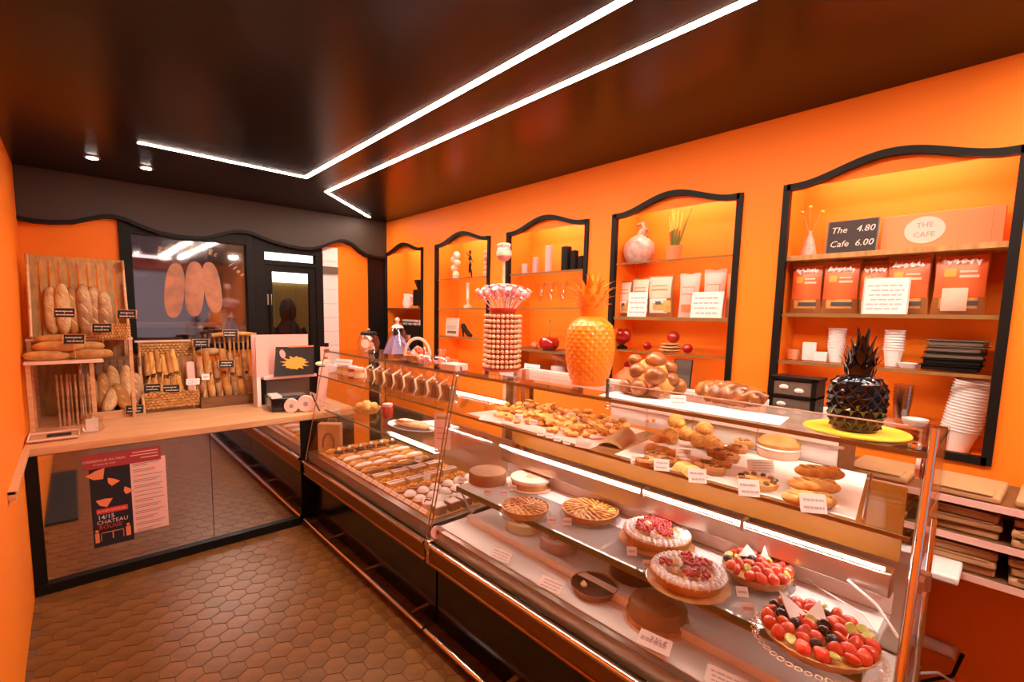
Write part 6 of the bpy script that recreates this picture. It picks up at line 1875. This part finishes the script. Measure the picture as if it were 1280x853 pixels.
# plastic tray and papers, left front
t = T('plastic_tray', 'shallow clear tray holding a black card at the left front of the bread counter', 'tray', (-0.10, 3.86, ZB))
A('tray', MB().box(-0.13, 0.085, -0.10, 0.10, 0, 0.012), 'kraft', t, bevel=0.004)
A('rim', MB().tube([(-0.135, -0.105, 0.014), (0.09, -0.105, 0.014), (0.09, 0.105, 0.014), (-0.135, 0.105, 0.014), (-0.135, -0.105, 0.014)], 0.006, 6), 'pinkpaper', t)
A('black_card', MB().box(-0.055, 0.055, -0.03, 0.05, 0.0125, 0.016), 'slate', t)
t = T('plastic_bag', 'crumpled clear plastic bag beside the shallow tray', 'bag', (0.055, 3.90, ZB + 0.001))
A('film', MB().lathe([(0.04, 0), (0.055, 0.02), (0.045, 0.06), (0.052, 0.09), (0.03, 0.105)], 14, wob=0.14, k=5), 'cellophane', t)
A('sheet', MB().box(-0.03, 0.03, -0.004, 0.004, 0.002, 0.085), 'cup', t)

# till corner: white stand with the star sign, black box with rolls
ts = T('scale_stand', 'pinkish white display stand at the right end of the bread counter', 'stand', (1.30, 4.16, ZB))
A('side_panel', MB().box(-0.205, -0.115, -0.02, 0.0, 0.245, 0.575), 'pinkpaper', ts)
A('back_panel', MB().box(-0.205, 0.26, 0.10, 0.115, 0.245, 0.585), 'pinkpaper', ts)
A('shelf', MB().box(-0.16, 0.27, -0.06, 0.115, 0.225, 0.247), 'pinkpaper', ts)
A('post', MB().box(-0.205, -0.175, -0.02, 0.10, 0, 0.245), 'cup', ts)
A('post', MB().box(-0.165, -0.125, 0.06, 0.10, 0, 0.225), 'black', ts)
A('screen', MB().box(-0.11, 0.25, 0.06, 0.10, 0.0, 0.225), 'greytray', ts)
sg = T('star_sign', 'black sign with an orange starburst and pink oval', 'sign', (1.375, 4.08, ZB + 0.248))
rl = Matrix.Rotation(-0.10, 4, 'X')
A('board', MB().prism([(-0.165, 0), (0.165, 0), (0.175, 0.235), (-0.135, 0.245)], -0.004, 0, rl @ Matrix.Rotation(PI / 2, 4, 'X')), 'slate', sg)
poly = []
for i in range(26):
    a = 2 * PI * i / 26
    q = (1.0 if i % 2 == 0 else 0.70) * (1 + 0.15 * math.sin(i * 2.7))
    poly.append((0.010 + 0.115 * q * math.cos(a), 0.105 + 0.062 * q * math.sin(a)))
A('starburst', MB().prism(poly, 0.0042, 0.0055, rl @ Matrix.Rotation(PI / 2, 4, 'X')), 'flame', sg)
A('oval', MB().lathe([(1, 0.0056), (1, 0.0070)], 20, m=rl @ Matrix.Rotation(PI / 2, 4, 'X') @ Matrix.Translation((-0.088, 0.185, 0)) @ Matrix.Rotation(0.25, 4, 'Z') @ Matrix.Diagonal((0.022, 0.036, 1, 1))), 'pink', sg)
A('orange_edge', MB().box(-0.04, 0.165, -0.006, -0.001, 0.238, 0.25), 'orangeprint', sg)
tm = T('receipt_box', 'black till box under the display stand with paper rolls before it', 'till', (1.265, 3.93, ZB + 0.001), -0.10)
A('body', MB().prism([(-0.14, -0.10), (0.155, -0.10), (0.155, 0.10), (-0.14, 0.10)], 0, 0.105), 'gloss_black', tm, bevel=0.008)
A('top_tray', MB().box(-0.10, 0.13, -0.06, 0.07, 0.106, 0.116), 'greytray', tm)
A('lid', MB().box(-0.135, -0.06, -0.095, 0.095, 0.106, 0.122), 'enamel', tm)
for i, (px, y, r, l) in enumerate(((1.245, 3.785, 0.052, 'smaller white paper roll standing on edge before the black till box'), (1.345, 3.755, 0.062, 'bigger white paper roll standing on edge before the black till box'))):
    t = T('paper_roll', l, 'paper roll', (px, y, ZB + r), -0.35)
    A('roll', MB().lathe([(r * 0.30, -0.03), (r, -0.03), (r, 0.03), (r * 0.30, 0.03)], 28, m=rmat(rx=PI / 2)), 'pinkpaper', t)
    A('core', MB().lathe([(r * 0.30, -0.031), (r * 0.30, 0.031)], 18, m=rmat(rx=PI / 2)), 'grey_print', t)
t = T('pen', 'black pen stand leaning across the bigger paper roll', 'pen', (1.43, 3.69, ZB + 0.001))
A('barrel', MB().tube([(0, 0, 0), (-0.03, 0.0, 0.07), (-0.055, 0.01, 0.14)], [0.007, 0.006, 0.004], 8), 'black', t)
bt = T('paper_sleeve', 'tall pink paper sleeve with ribbon top at the corner of the counters', 'sleeve', (1.50, 3.86, ZB + 0.001), -0.5)
A('sleeve', MB().box(-0.038, 0.038, -0.02, 0.02, 0, 0.33, Matrix(((1, 0, 0.12, 0), (0, 1, 0, 0), (0, 0, 1, 0), (0, 0, 0, 1)))), 'pinkpaper', bt, bevel=0.006)
A('bow', MB().ell((0.02, -0.01, 0.36), (0.05, 0.02, 0.02)).ell((0.06, -0.01, 0.375), (0.03, 0.02, 0.018)), 'ivory', bt)
A('label', MB().box(0.012, 0.092, -0.004, 0.004, 0.385, 0.50), 'pinkpaper', bt)
A('print', MB().box(0.035, 0.07, -0.007, -0.004, 0.40, 0.415).box(0.045, 0.085, -0.007, -0.004, 0.45, 0.48), 'cherry', bt)
A('cap', MB().cyl((0.06, 0, 0.50), 0.018, 0.03, 12), 'black', bt)
kb2 = T('carrier_bag', 'kraft paper carrier bag with dark handle in the corner of the counters', 'paper bag', (1.435, 3.50, 0.581), -0.75)
A('bag', MB().box(-0.085, 0.085, -0.035, 0.035, 0, 0.215), 'kraft', kb2, bevel=0.004)
A('handle', MB().tube([(0.042 * math.cos(a), -0.041, 0.07 + 0.075 * math.sin(a)) for a in [PI * (-0.15 + 1.3 * i / 14) for i in range(15)]], 0.005, 6), 'darkwood', kb2)
A('handle', MB().tube([(-0.035, 0.036, 0.19), (-0.03, 0.045, 0.24), (0.03, 0.045, 0.24), (0.035, 0.036, 0.19)], 0.005, 6), 'darkwood', kb2)
